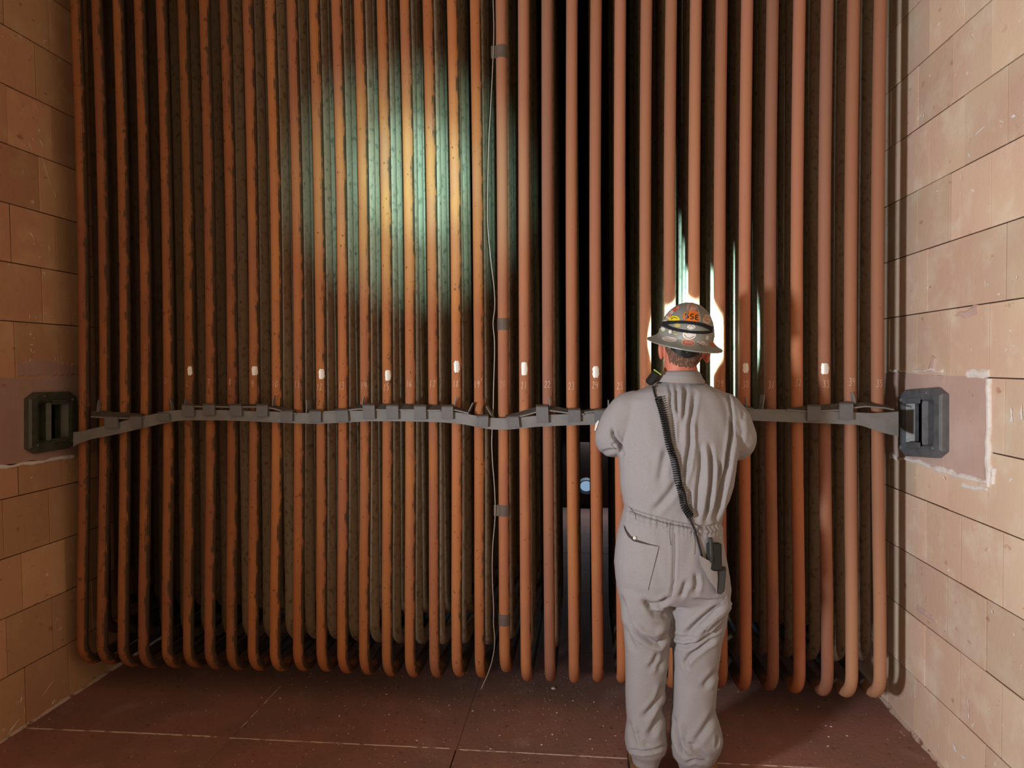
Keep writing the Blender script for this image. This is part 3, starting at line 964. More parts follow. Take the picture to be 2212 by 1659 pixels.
# thermocouple wire hanging beside tube 20
WPX = [(1065, 0), (1067, 60), (1066, 108), (1064, 150), (1059, 249), (1055, 316), (1053, 415), (1053, 482), (1057, 531), (1062.5, 581), (1067.5, 621), (1069, 650), (1068.5, 670), (1066, 686), (1065, 700), (1066, 713), (1068, 730), (1068.5, 759), (1067.5, 800), (1066, 840), (1065.6, 880), (1064, 905), (1063, 930), (1062, 960), (1064, 1000), (1067, 1035), (1068.7, 1060), (1070, 1101), (1068.7, 1132), (1064.6, 1173), (1063, 1224), (1064, 1265), (1066.6, 1316), (1065.6, 1347), (1069, 1377), (1067.5, 1405), (1062, 1432), (1052.6, 1459), (1039, 1489)]
wp = np.array([at(x, y, -0.020) for x, y in WPX])
wp = np.vstack([[wp[0][0], wp[0][1], wp[0][2]+.6], wp])
t = np.arange(len(wp))
tt = np.linspace(0, len(wp)-1, 240)
ws = np.stack([np.interp(tt, t, wp[:, j]) for j in range(3)], 1)
for _ in range(3):
    ws[1:-1] = (ws[:-2]+2*ws[1:-1]+ws[2:])/4
o = MB().sweep(ws, 0.0021, n=6).build('sensor_wire', MT['wire'], smooth=True)
tag(o, 'thin grey wire hanging beside taped tube 20', 'wire')

# ------------------------------------------------------------------ the restraint strap
strap = thing('restraint_strap', 'long wavy grey steel strap holding the tubes across the whole bank', 'strap', tuple(at(1087, 915, -0.05)))
YB = -0.062
BT = [(158, 934), (180, 931), (195, 927), (247, 915), (280, 906), (307, 900), (340, 892.6), (366, 887.5), (389, 885.5), (416, 885.5), (480, 886), (535, 888), (577, 888.7), (606, 890), (634, 892), (666, 892), (695, 890.6), (723, 889.5), (749, 887.5), (808, 887), (860, 887), (920, 887.5), (980, 890), (1000, 892.5), (1030, 898.5), (1055, 902.6), (1092, 903.6), (1120, 902), (1158, 898), (1186, 896), (1226, 894.5), (1254, 893.7), (1286, 892), (1340, 889), (1420, 886), (1520, 884.5), (1614, 884), (1699, 884.5), (1744, 887.5), (1813, 889.5), (1845, 891), (1885, 892.5), (1915, 891), (1941, 889)]
BB = [(150, 972), (165, 960), (195, 949), (247, 939), (299, 927), (344, 916.5), (370, 911), (396, 908), (480, 908), (535, 910), (606, 913), (669, 915.6), (700, 915), (726, 913.6), (760, 912), (800, 910), (858, 910), (920, 911), (958, 912.5), (1000, 916.5), (1029, 922), (1063, 928), (1095, 928), (1120, 926), (1158, 922), (1223, 919), (1286, 917.5), (1340, 914), (1420, 910), (1520, 908), (1620, 908.5), (1710, 912), (1776, 914.5), (1845, 917), (1864, 920), (1885, 927.5), (1911, 936), (1941, 943)]
fT, fB = lerp_table(BT), lerp_table(BB)


def smooth1(f, x, w=9):
    return float(np.mean([f(x+d) for d in np.linspace(-w, w, 7)]))


rows = []
for x in np.linspace(158, 1941, 330):
    a, b = at(x, smooth1(fT, x, 6), YB), at(x, smooth1(fB, x, 6), YB)
    rows.append([a+(b-a)*k for k in (0, .33, .67, 1)])
MB().slab(rows, (0, 0.009, 0)).build('front_bar', MT['steel'], strap, smooth=False)


def shelf(edge, upper, depth=0.030):
    fe, fu = lerp_table(edge), lerp_table(upper)
    x0, x1 = max(edge[0][0], upper[0][0]), min(edge[-1][0], upper[-1][0])
    rows_ = []
    for x in np.linspace(x0, x1, max(8, int((x1-x0)/6))):
        a = at(x, smooth1(fe, x, 4), YB-.004)
        b = at(x, smooth1(fu, x, 4), YB+depth)
        rows_.append([a+(b-a)*k for k in (0, .5, 1)])
    MB().slab(rows_, (0, 0, -0.0055)).build('top_plate', MT['plate'], strap)
    er = [[r[0]+np.array((0, -.0012, .0006)), r[0]+np.array((0, -.0012, -.0050))] for r in rows_]
    return MB().slab(er, (0, 0.0022, 0)).build('plate_edge', MT['steel'], strap, label='lighter steel front edge of the top plate')


shelf([(196, 899), (225, 901), (250, 902), (285, 903), (312, 901)], [(196, 888), (213, 885.5), (247, 890), (278, 891.5), (312, 894)])
shelf([(396, 877), (460, 877.6), (495, 878), (554, 878), (579, 879.5), (596, 882.5), (608, 887), (640, 893)], [(396, 873), (460, 874), (535, 872.5), (578, 874), (603, 877), (630, 882), (640, 887)])
shelf([(700, 889), (711, 888), (745, 886.5), (765, 883), (781, 882), (806, 884), (834, 884.5), (894, 884.5), (920, 885.5), (952, 885.5)], [(700, 887), (745, 882), (769, 878), (783, 872.5), (858, 872), (918, 874), (952, 875)])
shelf([(958, 884), (980, 884), (998, 888), (1012, 892)], [(958, 875), (980, 877), (996, 882), (1012, 887)])
shelf([(1092, 903), (1120, 899), (1138, 895), (1157, 889.5), (1183, 885), (1200, 887.5), (1226, 891), (1262, 894)], [(1092, 897), (1123, 889), (1154, 880), (1180, 876.5), (1200, 878), (1227, 883), (1254, 885), (1278, 889)])
shelf([(1262, 890), (1300, 886), (1420, 882), (1560, 880), (1600, 878), (1628, 884)], [(1262, 885), (1300, 882), (1420, 876), (1560, 870), (1601, 871.5), (1628, 881)])
shelf([(1699, 884.5), (1742, 887), (1773, 886.5), (1813, 885), (1842, 880), (1871, 876.5), (1911, 880), (1931, 884)], [(1699, 882), (1742, 876.5), (1805, 872), (1840, 869), (1871, 869.5), (1911, 875), (1931, 880)])

# bent clips folded over the top plate and down the front bar: x0, x1, top, bottom, skew
CL = [(225, 253, 900, 925, 2), (281, 305, 899, 924, 0), (341, 365, 892, 909, 0), (392, 417.5, 875, 900, 3), (438, 463, 874, 897.5, 0), (496, 521, 875, 899, 2), (553.6, 578, 875, 900.5, -1), (606, 631.5, 887, 911, 0), (667.5, 693, 887, 913, 0), (723, 750.5, 885, 911.5, 4), (783, 809, 874, 905, 1), (834, 860, 875, 905.5, 1), (894, 920, 876, 906.5, 1), (953.5, 978.5, 877, 905.5, 0), (1029.5, 1055, 898, 922.5, -2), (1094, 1120, 899, 924, 4), (1157.5, 1184, 877, 913.5, 2), (1227, 1253.6, 884.5, 911.5, 1), (1284, 1310, 885, 912, 0), (1348, 1374, 882, 909, 0), (1410, 1436, 881, 908, 0), (1475, 1501, 880, 906, 0), (1540, 1566, 880, 906, 0), (1744, 1773, 877, 910, 0), (1814.5, 1843.5, 871, 907.5, -1)]
for (x0, x1, y0, y1, sk) in CL:
    gy = YB-0.0145
    prof = [(y0-3, YB+0.028), (y0-1.0, YB+0.004), (y0+1.2, gy+.003), (y0+3.6, gy), ((y0+y1)/2, gy), (y1-1.5, gy), (y1, gy+.001)]
    rows = []
    for (yy, Yq) in prof:
        k = (yy-y0)/(y1-y0)
        rows.append([at(x0+(x1-x0)*a+sk*k*.6, yy+sk*.35*(a-.5)*(-1 if sk > 3 else 1)+.5*math.sin(a*9+x0)*max(0, k)**4, Yq) for a in (0, .08, .36, .64, .92, 1)])
    ins = np.zeros((len(rows), 6, 3))
    for r_i in range(len(prof)):
        ins[r_i, :] = (0, 0.0085, -0.005) if r_i < 3 else (0, 0.0095, 0)
    MB().slab(rows, ins).build('clip', MT['clip'], strap)
# thin upright tabs standing on the strap: base x, y, tip x, y, width seen, depth
TB = [(209, 887, 212, 864, 1.6, .022), (370, 888, 365, 864, 1.8, .022), (398, 877, 400, 862, 1.6, .022), (588, 874, 591.6, 855, 1.8, .022), (660.7, 892, 660.7, 864, 2.2, .06), (782, 873, 785, 857.5, 1.8, .022), (981, 876, 985.5, 857.5, 2, .022), (1008, 892, 1020, 870, 2.2, .06), (1064, 902, 1049, 878, 2.0, .06), (1186, 876.5, 1183, 857, 2.2, .022), (1313, 884, 1313.3, 864.5, 2.0, .05), (1646, 883, 1651, 854, 2.0, .06), (1612, 877, 1609, 856, 2.0, .022), (1845, 870, 1839, 848, 3.4, .022)]
for (xb_, yb_, xt, yt, w, dp) in TB:
    rows = []
    for k in (0, .25, .5, .75, 1):
        bow = 1.3*math.sin(k*PI)*(-1 if xt > xb_ else 1) if dp < .05 else 0
        x, y = xb_+(xt-xb_)*k+bow, yb_+3+(yt-yb_-3)*k
        d1 = dp*(1-.35*k if dp < .05 else 1)
        p = at(x, y, YB+.012)
        rows.append([p+np.array((0, d1*q, 0)) for q in (0, .5, 1)])
    MB().slab(rows, (w/500, 0, 0)).build('upright_tab', MT['steel'], strap)


# ------------------------------------------------------------------ wall anchor castings
def anchor(name, X, sgn, U0, m, label):
    """U0 maps frame coordinates (px in the photograph's wall view) to (y, z) on the wall"""
    t_ = thing(name, label, 'anchor', (X, *U0(.5, .5)))

    def P(u, v, d):
        y, z = U0(u, v)
        return np.array((X+sgn*d, y, z))

    def ring_pts(u0, u1, v0, v1, c, d, cv=None):
        cv = cv or c
        return [P(a, b, d) for a, b in ((u0+c, v0), (u1-c, v0), (u1, v0+cv), (u1, v1-cv), (u1-c, v1), (u0+c, v1), (u0, v1-cv), (u0, v0+cv))]
    prof = [ring_pts(0, 1, 0, 1, .16, -.01, .10), ring_pts(0.0, 1, 0, 1, .16, .028, .10), ring_pts(.03, .97, .02, .98, .16, .036, .10),
            ring_pts(.13, .87, .12, .88, .07, .036, .05), ring_pts(.19, .81, .16, .84, .05, .030, .03), ring_pts(.245, .76, .20, .80, .012, .004), ring_pts(.245, .76, .20, .80, .012, -.046)]
    mb_ = MB()
    mb_.loft(prof if sgn > 0 else prof[::-1], cap=False)
    mb_.build('frame', m, t_)
    b = MB()
    q = ring_pts(.24, .77, .19, .81, .01, -.044)
    b.add(q, [tuple(range(8))])
    b.build('back_plate', m, t_)
    # vertical bar dividing the opening, with a bevelled nose
    rows = []
    for v in np.linspace(.18, .82, 5):
        rows.append([P(.43, v, -.043), P(.43, v, .014), P(.46, v, .024), P(.53, v, .024), P(.585, v, .010), P(.585, v, -.043)])
    MB().slab(rows, (0, 0.0005, 0)).build('centre_bar', m, t_)
    for v0, v1 in ((.135, .215), (.785, .865)):
        a = [P(u, v, d) for v in (v0, v1) for (u, d) in ((.26, .034), (.26, .042), (.56, .042), (.56, .034))]
        MB().add(a, [(0, 1, 2, 3), (4, 7, 6, 5), (1, 5, 6, 2), (0, 4, 5, 1), (2, 6, 7, 3), (0, 3, 7, 4)]).build('lug', m, t_)
    for (u, v, r) in ((.72, .07, .008), (.11, .87, .011), (.12, .15, .009), (.86, .86, .008)):
        c_ = P(u, v, .030)
        prof_ = [(0, r), (.010, r), (.014, r*.6)]
        rings = []
        for d, rr in prof_:
            rings.append([c_+np.array((sgn*d, rr*math.cos(s_), rr*math.sin(s_))) for s_ in np.arange(10)*2*PI/10])
        MB().loft(rings).build('bolt_head', m, t_)
    return t_


def frame_map(X, sgn, xa, xb2, ya0, ya1, yb0, yb1):
    """corner pixels of the casting -> bilinear map on the wall"""
    A, B, C, D = wy(xa, ya0, X), wy(xb2, yb0, X), wy(xb2, yb1, X), wy(xa, ya1, X)

    def f(u, v):
        return (A[0]*(1-u)*(1-v)+B[0]*u*(1-v)+C[0]*u*v+D[0]*(1-u)*v, A[1]*(1-u)*(1-v)+B[1]*u*(1-v)+C[1]*u*v+D[1]*(1-u)*v)
    return f


anchor('anchor_casting', XR, -1, frame_map(XR-.03, -1, 1941, 2035, 843, 984, 836, 991), MT['cast'], 'blue-grey cast anchor frame set in the right brick wall')
anchor('anchor_casting', XL, 1, frame_map(XL+.03, 1, 166, 63, 845, 966, 848, 983), MT['castblack'], 'greenish black cast anchor frame set in the left brick wall')

# ------------------------------------------------------------------ the worker
YS = -0.10                                     # his stand-off from the first estimate
YP = -0.39                                     # depth of the middle of his body


def px(x, y, Y=YP):
    return at(x, y, Y)


def rings_from(tab, n=30, e=2.3):
    """tab rows: (y px, left px, right px, half depth, centre depth)"""
    out = []
    for (y, xl, xr, b, yc) in tab:
        yc += YS
        p, q = at(xl, y, yc), at(xr, y, yc)
        out.append(superring((p[0]+q[0])/2, yc, (p[2]+q[2])/2, abs(q[0]-p[0])/2, b, n, e))
    return out


def remesh(parts, name, voxel, smooth_it=4, fac=0.5):
    mb = MB()
    for p in parts:
        mb.add(p.v, p.f)
    me = mb.mesh(name+'_raw')
    o = bpy.data.objects.new(name+'_raw', me)
    COL.objects.link(o)
    md = o.modifiers.new('r', 'REMESH')
    md.mode = 'VOXEL'
    md.voxel_size = voxel
    if smooth_it:
        sm = o.modifiers.new('s', 'SMOOTH')
        sm.factor = fac
        sm.iterations = smooth_it
    dg = bpy.context.evaluated_depsgraph_get()
    dg.update()
    ev = o.evaluated_get(dg)
    out = bpy.data.meshes.new_from_object(ev)
    out.name = name
    bpy.data.objects.remove(o)
    return out


def mesh_np(me):
    n = len(me.vertices)
    co = np.empty(n*3)
    me.vertices.foreach_get('co', co)
    no = np.empty(n*3)
    me.vertex_normals.foreach_get('vector', no)
    return co.reshape(-1, 3), no.reshape(-1, 3)


def project(co):
    d = co-CAM
    w = d@fw
    return 1106+F_PX*(d@RT)/w, 829.5-F_PX*(d@UP)/w


person = thing('person', 'worker in grey coveralls and a stickered hard hat, seen from behind, facing the tubes', 'person', (px(1455, 1659)[0], YP, 0))

# --- coverall: lofted volumes fused to one surface
torso = [(818, 1430, 1508, .050, -.285), (826, 1418, 1517, .062, -.285), (835, 1396, 1538, .078, -.283), (846, 1368, 1562, .095, -.28), (862, 1348, 1578, .108, -.278), (890, 1342, 1586, .122, -.278), (930, 1338, 1592, .130, -.28),
         (970, 1336, 1594, .130, -.285), (1000, 1337, 1591, .130, -.287), (1046, 1339, 1584, .128, -.29), (1075, 1344, 1575, .124, -.29), (1095, 1347, 1566, .118, -.29), (1118, 1342, 1558, .115, -.29), (1152, 1333, 1561, .124, -.29), (1191, 1328, 1566, .134, -.293), (1215, 1326, 1571, .137, -.295),
         (1246, 1329, 1576, .134, -.295), (1268, 1332, 1577, .126, -.293), (1290, 1338, 1574, .105, -.29)]
lleg = [(1235, 1336, 1452, .105, -.29), (1268, 1333, 1449, .112, -.29), (1303, 1338.5, 1448.5, .108, -.29), (1350, 1346, 1447.5, .098, -.288), (1387, 1349, 1446.5, .092, -.285), (1439, 1351, 1441, .086, -.282), (1495, 1350.5, 1436, .082, -.285), (1527, 1352, 1433.5, .080, -.288), (1556, 1354, 1436, .083, -.292), (1580, 1351, 1439, .088, -.295), (1600, 1349, 1441, .090, -.295), (1612, 1352, 1439, .086, -.293), (1624, 1361, 1431, .076, -.290), (1640, 1365, 1424, .072, -.285), (1662, 1371, 1414, .070, -.282), (1700, 1372, 1412, .066, -.275)]
rleg = [(1235, 1448, 1574, .105, -.29), (1268, 1450, 1578, .112, -.29), (1306, 1450.5, 1573, .108, -.29), (1354, 1450, 1566, .098, -.288), (1387, 1452.5, 1557, .092, -.285), (1430, 1454, 1552, .086, -.282), (1462, 1454, 1550, .083, -.28), (1495, 1454, 1546, .082, -.283), (1527, 1453, 1545, .082, -.287), (1551, 1450, 1551, .085, -.29), (1571, 1448.5, 1558, .090, -.293), (1592, 1448, 1561, .094, -.295), (1612, 1446, 1555, .092, -.293), (1628, 1450, 1548, .082, -.29), (1642, 1462, 1534, .072, -.286), (1662, 1468, 1524, .068, -.284), (1700, 1474, 1522, .066, -.275)]
parts = [MB().loft(rings_from(torso)), MB().loft(rings_from(lleg)), MB().loft(rings_from(rleg))]


def limb(pts, n=20):
    """pts: (x px, y px, Y, radius)"""
    P = [at(a, b, c+YS) for a, b, c, d in pts]
    R = [d for a, b, c, d in pts]
    k = len(P)
    tt = np.linspace(0, k-1, (k-1)*5+1)
    P = np.array(P)
    Q = np.stack([np.interp(tt, np.arange(k), P[:, j]) for j in range(3)], 1)
    Rr = np.interp(tt, np.arange(k), R)
    for _ in range(2):
        Q[1:-1] = (Q[:-2]+2*Q[1:-1]+Q[2:])/4
    return MB().sweep(Q, list(Rr), n=n)


lsl = [(1385, 872, -.285, .055), (1358, 884, -.285, .066), (1338, 912, -.285, .070), (1327, 942, -.275, .071), (1324, 950, -.235, .068), (1345, 938, -.175, .058), (1388, 902, -.12, .046), (1425, 870, -.10, .040), (1443, 856, -.10, .036)]
rsl = [(1540, 874, -.285, .055), (1562, 886, -.285, .068), (1578, 915, -.285, .075), (1588, 945, -.272, .076), (1588, 955, -.23, .072), (1565, 943, -.175, .060), (1538, 912, -.12, .048), (1515, 872, -.10, .040), (1505, 856, -.10, .036)]
parts += [limb(lsl), limb(rsl)]
me = remesh(parts, 'coverall', 0.0052, 5, .5)

# folds: polylines in the photograph, (width px, depth mm); positive sinks in
FOLDS = [
    ([(1446, 832), (1450, 850), (1449, 872), (1454, 905), (1456, 960)], 3.6, 9), ([(1461, 836), (1462, 862), (1464, 896)], 4.2, 9), ([(1482, 836), (1478, 868), (1477, 905)], 4.2, 9),
    ([(1502, 850), (1496, 884), (1490, 920), (1490, 960), (1482, 1010), (1474, 1050)], 4.6, 12), ([(1514, 960), (1514, 1010), (1508, 1060), (1502, 1130)], 4.6, 8), ([(1534, 960), (1537, 1010), (1534, 1060), (1524, 1130)], 4.4, 9),
    ([(1581, 900), (1577, 950), (1568, 1010), (1556, 1066), (1546, 1128)], 3.6, 17), ([(1556, 1000), (1552, 1040), (1541, 1120)], 4.0, 8), ([(1490, 1060), (1490, 1100), (1494, 1130)], 4, 7),
    ([(1440, 970), (1432, 1000), (1426, 1040)], 7, 7), ([(1464, 1040), (1446, 1068), (1425, 1092), (1412, 1104)], 7, 8), ([(1470, 905), (1466, 960)], 5, 4),
    ([(1569, 850), (1577, 868), (1582, 900)], 3, 7), ([(1322, 926), (1325, 942), (1336, 956), (1343, 966), (1345, 982)], 3.4, 14), ([(1300, 978), (1316, 974), (1330, 972)], 4, 6), ([(1330, 958), (1322, 962)], 3, 6),
    ([(1598, 905), (1604, 930), (1600, 960)], 5, 4), ([(1605, 890), (1606, 905)], 3, 3),
    # waist elastic
    ([(1347, 1093), (1362, 1103), (1385, 1112), (1420, 1121), (1450, 1130), (1488, 1137), (1530, 1140), (1562, 1132)], 4.0, 10), ([(1345, 1118), (1370, 1127), (1400, 1133), (1440, 1142), (1480, 1150), (1520, 1156), (1560, 1150)], 3, 2.5),
    # seat
    ([(1456, 1150), (1457, 1200), (1455, 1260), (1448, 1292)], 3.2, 5), ([(1390, 1299), (1404, 1308), (1424, 1306), (1446, 1294)], 5.5, 13), ([(1398, 1306), (1416, 1326), (1436, 1330), (1446, 1312)], 7, 10), ([(1482, 1256), (1476, 1275), (1471, 1290)], 5, 9),
    ([(1340, 1290), (1350, 1322), (1362, 1350), (1385, 1372), (1412, 1390), (1424, 1392), (1444, 1366)], 5.2, 14), ([(1350, 1345), (1360, 1382), (1372, 1405)], 5, 6), ([(1425, 1410), (1412, 1436), (1402, 1444)], 6, 8), ([(1440, 1400), (1432, 1430), (1420, 1450)], 6, 8),
    ([(1503, 1240), (1506, 1262), (1502, 1280)], 5, 7), ([(1498, 1295), (1530, 1300), (1565, 1294)], 4, 6), ([(1558, 1306), (1520, 1336), (1492, 1362), (1481, 1372)], 6, 11), ([(1451, 1372), (1475, 1379), (1500, 1376)], 3.6, 5), ([(1453, 1390), (1478, 1397), (1500, 1392), (1530, 1376), (1562, 1350)], 4, 9),
    ([(1479, 1434), (1490, 1418), (1516, 1398), (1548, 1376)], 5, 10), ([(1478, 1425), (1486, 1445)], 4, 5), ([(1520, 1485), (1534, 1466), (1548, 1452)], 6, 7),
    # calves and ruck above the boots
    ([(1434, 1480), (1422, 1515), (1402, 1538), (1391, 1548)], 6, 11), ([(1438, 1520), (1420, 1560), (1403, 1590)], 7, 11), ([(1375, 1578), (1385, 1602), (1402, 1612)], 6, 7), ([(1358, 1560), (1366, 1590), (1374, 1616)], 5, 6), ([(1361, 1620), (1385, 1625), (1412, 1622), (1436, 1612)], 3.2, 9),
    ([(1455, 1552), (1462, 1590), (1470, 1615), (1478, 1630)], 4.4, 15), ([(1477, 1594), (1484, 1608), (1502, 1610)], 4, 9), ([(1545, 1540), (1520, 1580), (1500, 1606)], 7, 8), ([(1550, 1590), (1548, 1612)], 3, 8), ([(1484, 1648), (1502, 1642), (1524, 1648)], 3.4, 7), ([(1490, 1612), (1515, 1630), (1530, 1645)], 6, 6),
    # light ridges (negative depth comes out)
    ([(1588, 930), (1584, 980), (1574, 1030), (1560, 1080), (1550, 1122)], 5, -8), ([(1497, 905), (1500, 960), (1494, 1030)], 5, -5), ([(1525, 965), (1526, 1040), (1516, 1120)], 5, -6), ([(1546, 990), (1546, 1040), (1534, 1110)], 4.5, -6), ([(1470, 842), (1470, 880), (1470, 930)], 4, -4),
    ([(1362, 1344), (1390, 1364), (1416, 1370), (1440, 1352)], 7, -9), ([(1452, 1384), (1480, 1388), (1510, 1382)], 3.6, -4), ([(1470, 1550), (1476, 1590), (1490, 1622), (1504, 1630)], 6, -7), ([(1575, 1302), (1548, 1326), (1520, 1356), (1500, 1386)], 8, -8), ([(1366, 1562), (1378, 1592), (1392, 1612)], 5, -5),
]
co, no = mesh_np(me)
X_, Y_ = project(co)
back = np.clip((-no[:, 1]+.25)/.6, 0, 1)
disp = np.zeros(len(co))
for pl_, w, dmm in FOLDS:
    P = np.array(pl_, float)
    L_ = np.concatenate([[0], np.cumsum(np.linalg.norm(np.diff(P, axis=0), axis=1))])
    best = np.full(len(co), 1e9)
    tbest = np.zeros(len(co))
    for i in range(len(P)-1):
        a, b = P[i], P[i+1]
        ab = b-a
        t = np.clip(((X_-a[0])*ab[0]+(Y_-a[1])*ab[1])/(ab@ab), 0, 1)
        d = np.hypot(X_-a[0]-t*ab[0], Y_-a[1]-t*ab[1])
        m = d < best
        best = np.where(m, d, best)
        tbest = np.where(m, (L_[i]+t*(L_[i+1]-L_[i]))/L_[-1], tbest)
    taper = np.clip(np.minimum(tbest, 1-tbest)*5+.25, 0, 1)
    g = np.exp(-(best/w)**2)
    if dmm > 0:
        g = g-.30*np.exp(-((best-2.0*w)/(w*.9))**2)
    disp -= dmm*.00128*g*taper
# gathers along the elastic
yw = np.interp(X_, [1347, 1385, 1450, 1488, 1530, 1565], [1096, 1113, 1132, 1139, 1141, 1133])
env = np.exp(-((Y_-yw-8)/15)**2)
disp += .0022*env*(np.sin(X_*.62+2*np.sin(X_*.11))+.6*np.sin(X_*1.07+1.3))
disp += .0012*np.sin(co[:, 2]*37+3*np.sin(co[:, 0]*31))*np.sin(co[:, 0]*29+1)
co2 = co+no*(disp*back)[:, None]
me.vertices.foreach_set('co', co2.reshape(-1))
me.materials.append(MT['cloth'])
me.polygons.foreach_set('use_smooth', [True]*len(me.polygons))
me.update()


def put(me_, name, parent, label=None):
    o_ = bpy.data.objects.new(name, me_)
    COL.objects.link(o_)
    o_.parent = parent
    o_.matrix_parent_inverse = wm(parent).inverted()
    if label:
        o_['label'] = label
    return o_


coverall = put(me, 'coverall', person, 'loose grey one-piece coverall with an elastic waist')
me.calc_loop_triangles()
BV = BVHTree.FromPolygons([tuple(v) for v in co2], [tuple(p.vertices) for p in me.polygons])


def hit(bv, x, y, off=0.0):
    d = Vector(ray(x, y)).normalized()
    loc, nrm, idx, dist = bv.ray_cast(Vector(CAM), d)
    if loc is None:
        return None
    if nrm.dot(d) > 0:
        nrm = -nrm
    return np.array(loc+nrm*off)


def densify(pl_, step=2.0):
    P = []
    for a, b in zip(pl_[:-1], pl_[1:]):
        n = max(1, int(math.dist(a, b)/step))
        P += [(a[0]+(b[0]-a[0])*i/n, a[1]+(b[1]-a[1])*i/n) for i in range(n)]
    return np.array(P+[pl_[-1]], float)


def strip_on(bv, pl_, w, off, m, name, parent, step=1.5, label=None, mb=None, thick=None):
    """ribbon lying on a surface along a measured line; w half width in px (number or list)"""
    P = densify(pl_, step)
    T = np.gradient(P, axis=0)
    T /= np.linalg.norm(T, axis=1)[:, None]+1e-9
    ws = np.interp(np.linspace(0, 1, len(P)), np.linspace(0, 1, len(w)), w) if isinstance(w, (list, tuple)) else np.full(len(P), w)
    rows = []
    for p, t, ww in zip(P, T, ws):
        n = np.array([-t[1], t[0]])*ww
        a, c, b = hit(bv, *(p-n), off), hit(bv, *p, off), hit(bv, *(p+n), off)
        if a is None or b is None or c is None:
            continue
        rows.append([a, c, b])
    own = mb is None
    mb = mb or MB()
    if len(rows) > 1:
        if thick:
            mb.slab(rows, (0, thick, 0))
        else:
            mb.grid(rows)
    if own:
        return mb.build(name, m, parent, smooth=True, label=label)


def patch_on(bv, poly, off, m, name, parent, label=None, thick=0.004, n=12, mb=None):
    """four sided sheet lying on a surface; poly = four corner px (or two edge lines)"""
    top, bot = poly
    top, bot = densify(top, 3), densify(bot, 3)
    tt = np.linspace(0, 1, n)
    A = np.stack([np.interp(tt, np.linspace(0, 1, len(top)), top[:, j]) for j in (0, 1)], 1)
    B = np.stack([np.interp(tt, np.linspace(0, 1, len(bot)), bot[:, j]) for j in (0, 1)], 1)
    rows = []
    last = None
    for k in np.linspace(0, 1, n):
        row = []
        for a, b in zip(A, B):
            q = a+(b-a)*k
            h = hit(bv, q[0], q[1], off)
            if h is None:
                h = at(q[0], q[1], (last[1] if last is not None else YP))
            last = h
            row.append(h)
        rows.append(row)
    return MB().slab(rows, (0, thick, 0)).build(name, m, parent, smooth=False, label=label)


# collar
mb = MB()
up_ = [at(1433+k*73, 803+2*math.sin(k*PI)*-1, -.30+YS) for k in (0, 1)]
cxu, czu = (up_[0][0]+up_[1][0])/2, up_[0][2]
lo_l, lo_r = at(1417, 823, -.30+YS), at(1519, 828, -.30+YS)
rows = []
for t in np.linspace(-PI*0.93, -PI*.07, 34):
    c_, s_ = math.cos(t), math.sin(t)
    rt = np.array((cxu+.0655*c_, YS-.288+.072*s_, czu+.004*-s_))
    k = (c_+1)/2
    zl_ = lo_l[2]*(1-k)+lo_r[2]*k
    cxl = (lo_l[0]+lo_r[0])/2
    rm = np.array((cxl+.080*c_, YS-.288+.088*s_, (zl_+czu)/2+.004))
    rl = np.array((cxl+.0915*c_, YS-.288+.097*s_, zl_-.001))
    rows.append([rt, rt*.5+rm*.5+np.array((0, 0, .003)), rm, rl])
ins = np.zeros((34, 4, 3))
for i, t in enumerate(np.linspace(-PI*0.93, -PI*.07, 34)):
    ins[i, :, 0], ins[i, :, 1] = -math.cos(t)*.006, -math.sin(t)*.006
MB().slab(rows, ins).build('collar', MT['cloth'], person, smooth=False, label='turned down collar')
# seams, pocket, elastic stitching
mb = MB()
for pl_, w in (([(1457, 1152), (1458, 1200), (1456, 1250), (1449, 1288)], .5), ([(1360, 1104), (1395, 1118), (1440, 1131), (1490, 1140)], .45), ([(1423, 1181), (1420, 1200), (1410, 1235), (1400, 1273)], .55), ([(1330, 970), (1322, 962)], .4),
               ([(1580, 880), (1582, 905), (1579, 945), (1568, 1010)], .45), ([(1500, 1198), (1502, 1170), (1497, 1146)], .5), ([(1361, 1096), (1372, 1110), (1374, 1122)], .7), ([(1420, 1120), (1419, 1140)], .6), ([(1448, 1128), (1446, 1150), (1449, 1178)], .6)):
    strip_on(BV, pl_, w, .0012, None, '', None, mb=mb)
mb.build('seam', MT['seam'], coverall)
patch_on(BV, ([(1350, 1138), (1358, 1155), (1371, 1169), (1398, 1176), (1423, 1181)], [(1346, 1262), (1362, 1268), (1380, 1271), (1400, 1274)]), .0035, MT['cloth'], 'back_pocket', coverall, 'patch pocket with a sagging opening')
strip_on(BV, [(1349, 1134), (1353, 1146), (1360, 1158), (1371, 1167), (1398, 1175), (1422, 1180)], [.3, 1.6, 2.4, 1.8, .8, .3], .0052, MT['pocketdark'], 'pocket_opening', coverall, label='dark gap of the pocket opening')
h = hit(BV, 1372, 1162, .004)
MB().sweep([h, h+np.array((0, -.003, 0)), h+np.array((0, -.0045, 0))], [.006, .006, .003], n=14).build('snap', MT['white'], coverall, label='round white metal snap')
patch_on(BV, ([(1514, 1352), (1540, 1326), (1567, 1286)], [(1533, 1366), (1560, 1338), (1580, 1307)]), .007, MT['cloth'], 'tool_loop', coverall, 'band of cloth at the right thigh', thick=.008)
patch_on(BV, ([(1292, 908), (1286, 916), (1284, 930)], [(1294, 910), (1291, 918), (1288, 930)]), .002, MT['white'], 'elbow_patch', coverall, 'bit of white at the left elbow', thick=.003, n=6)

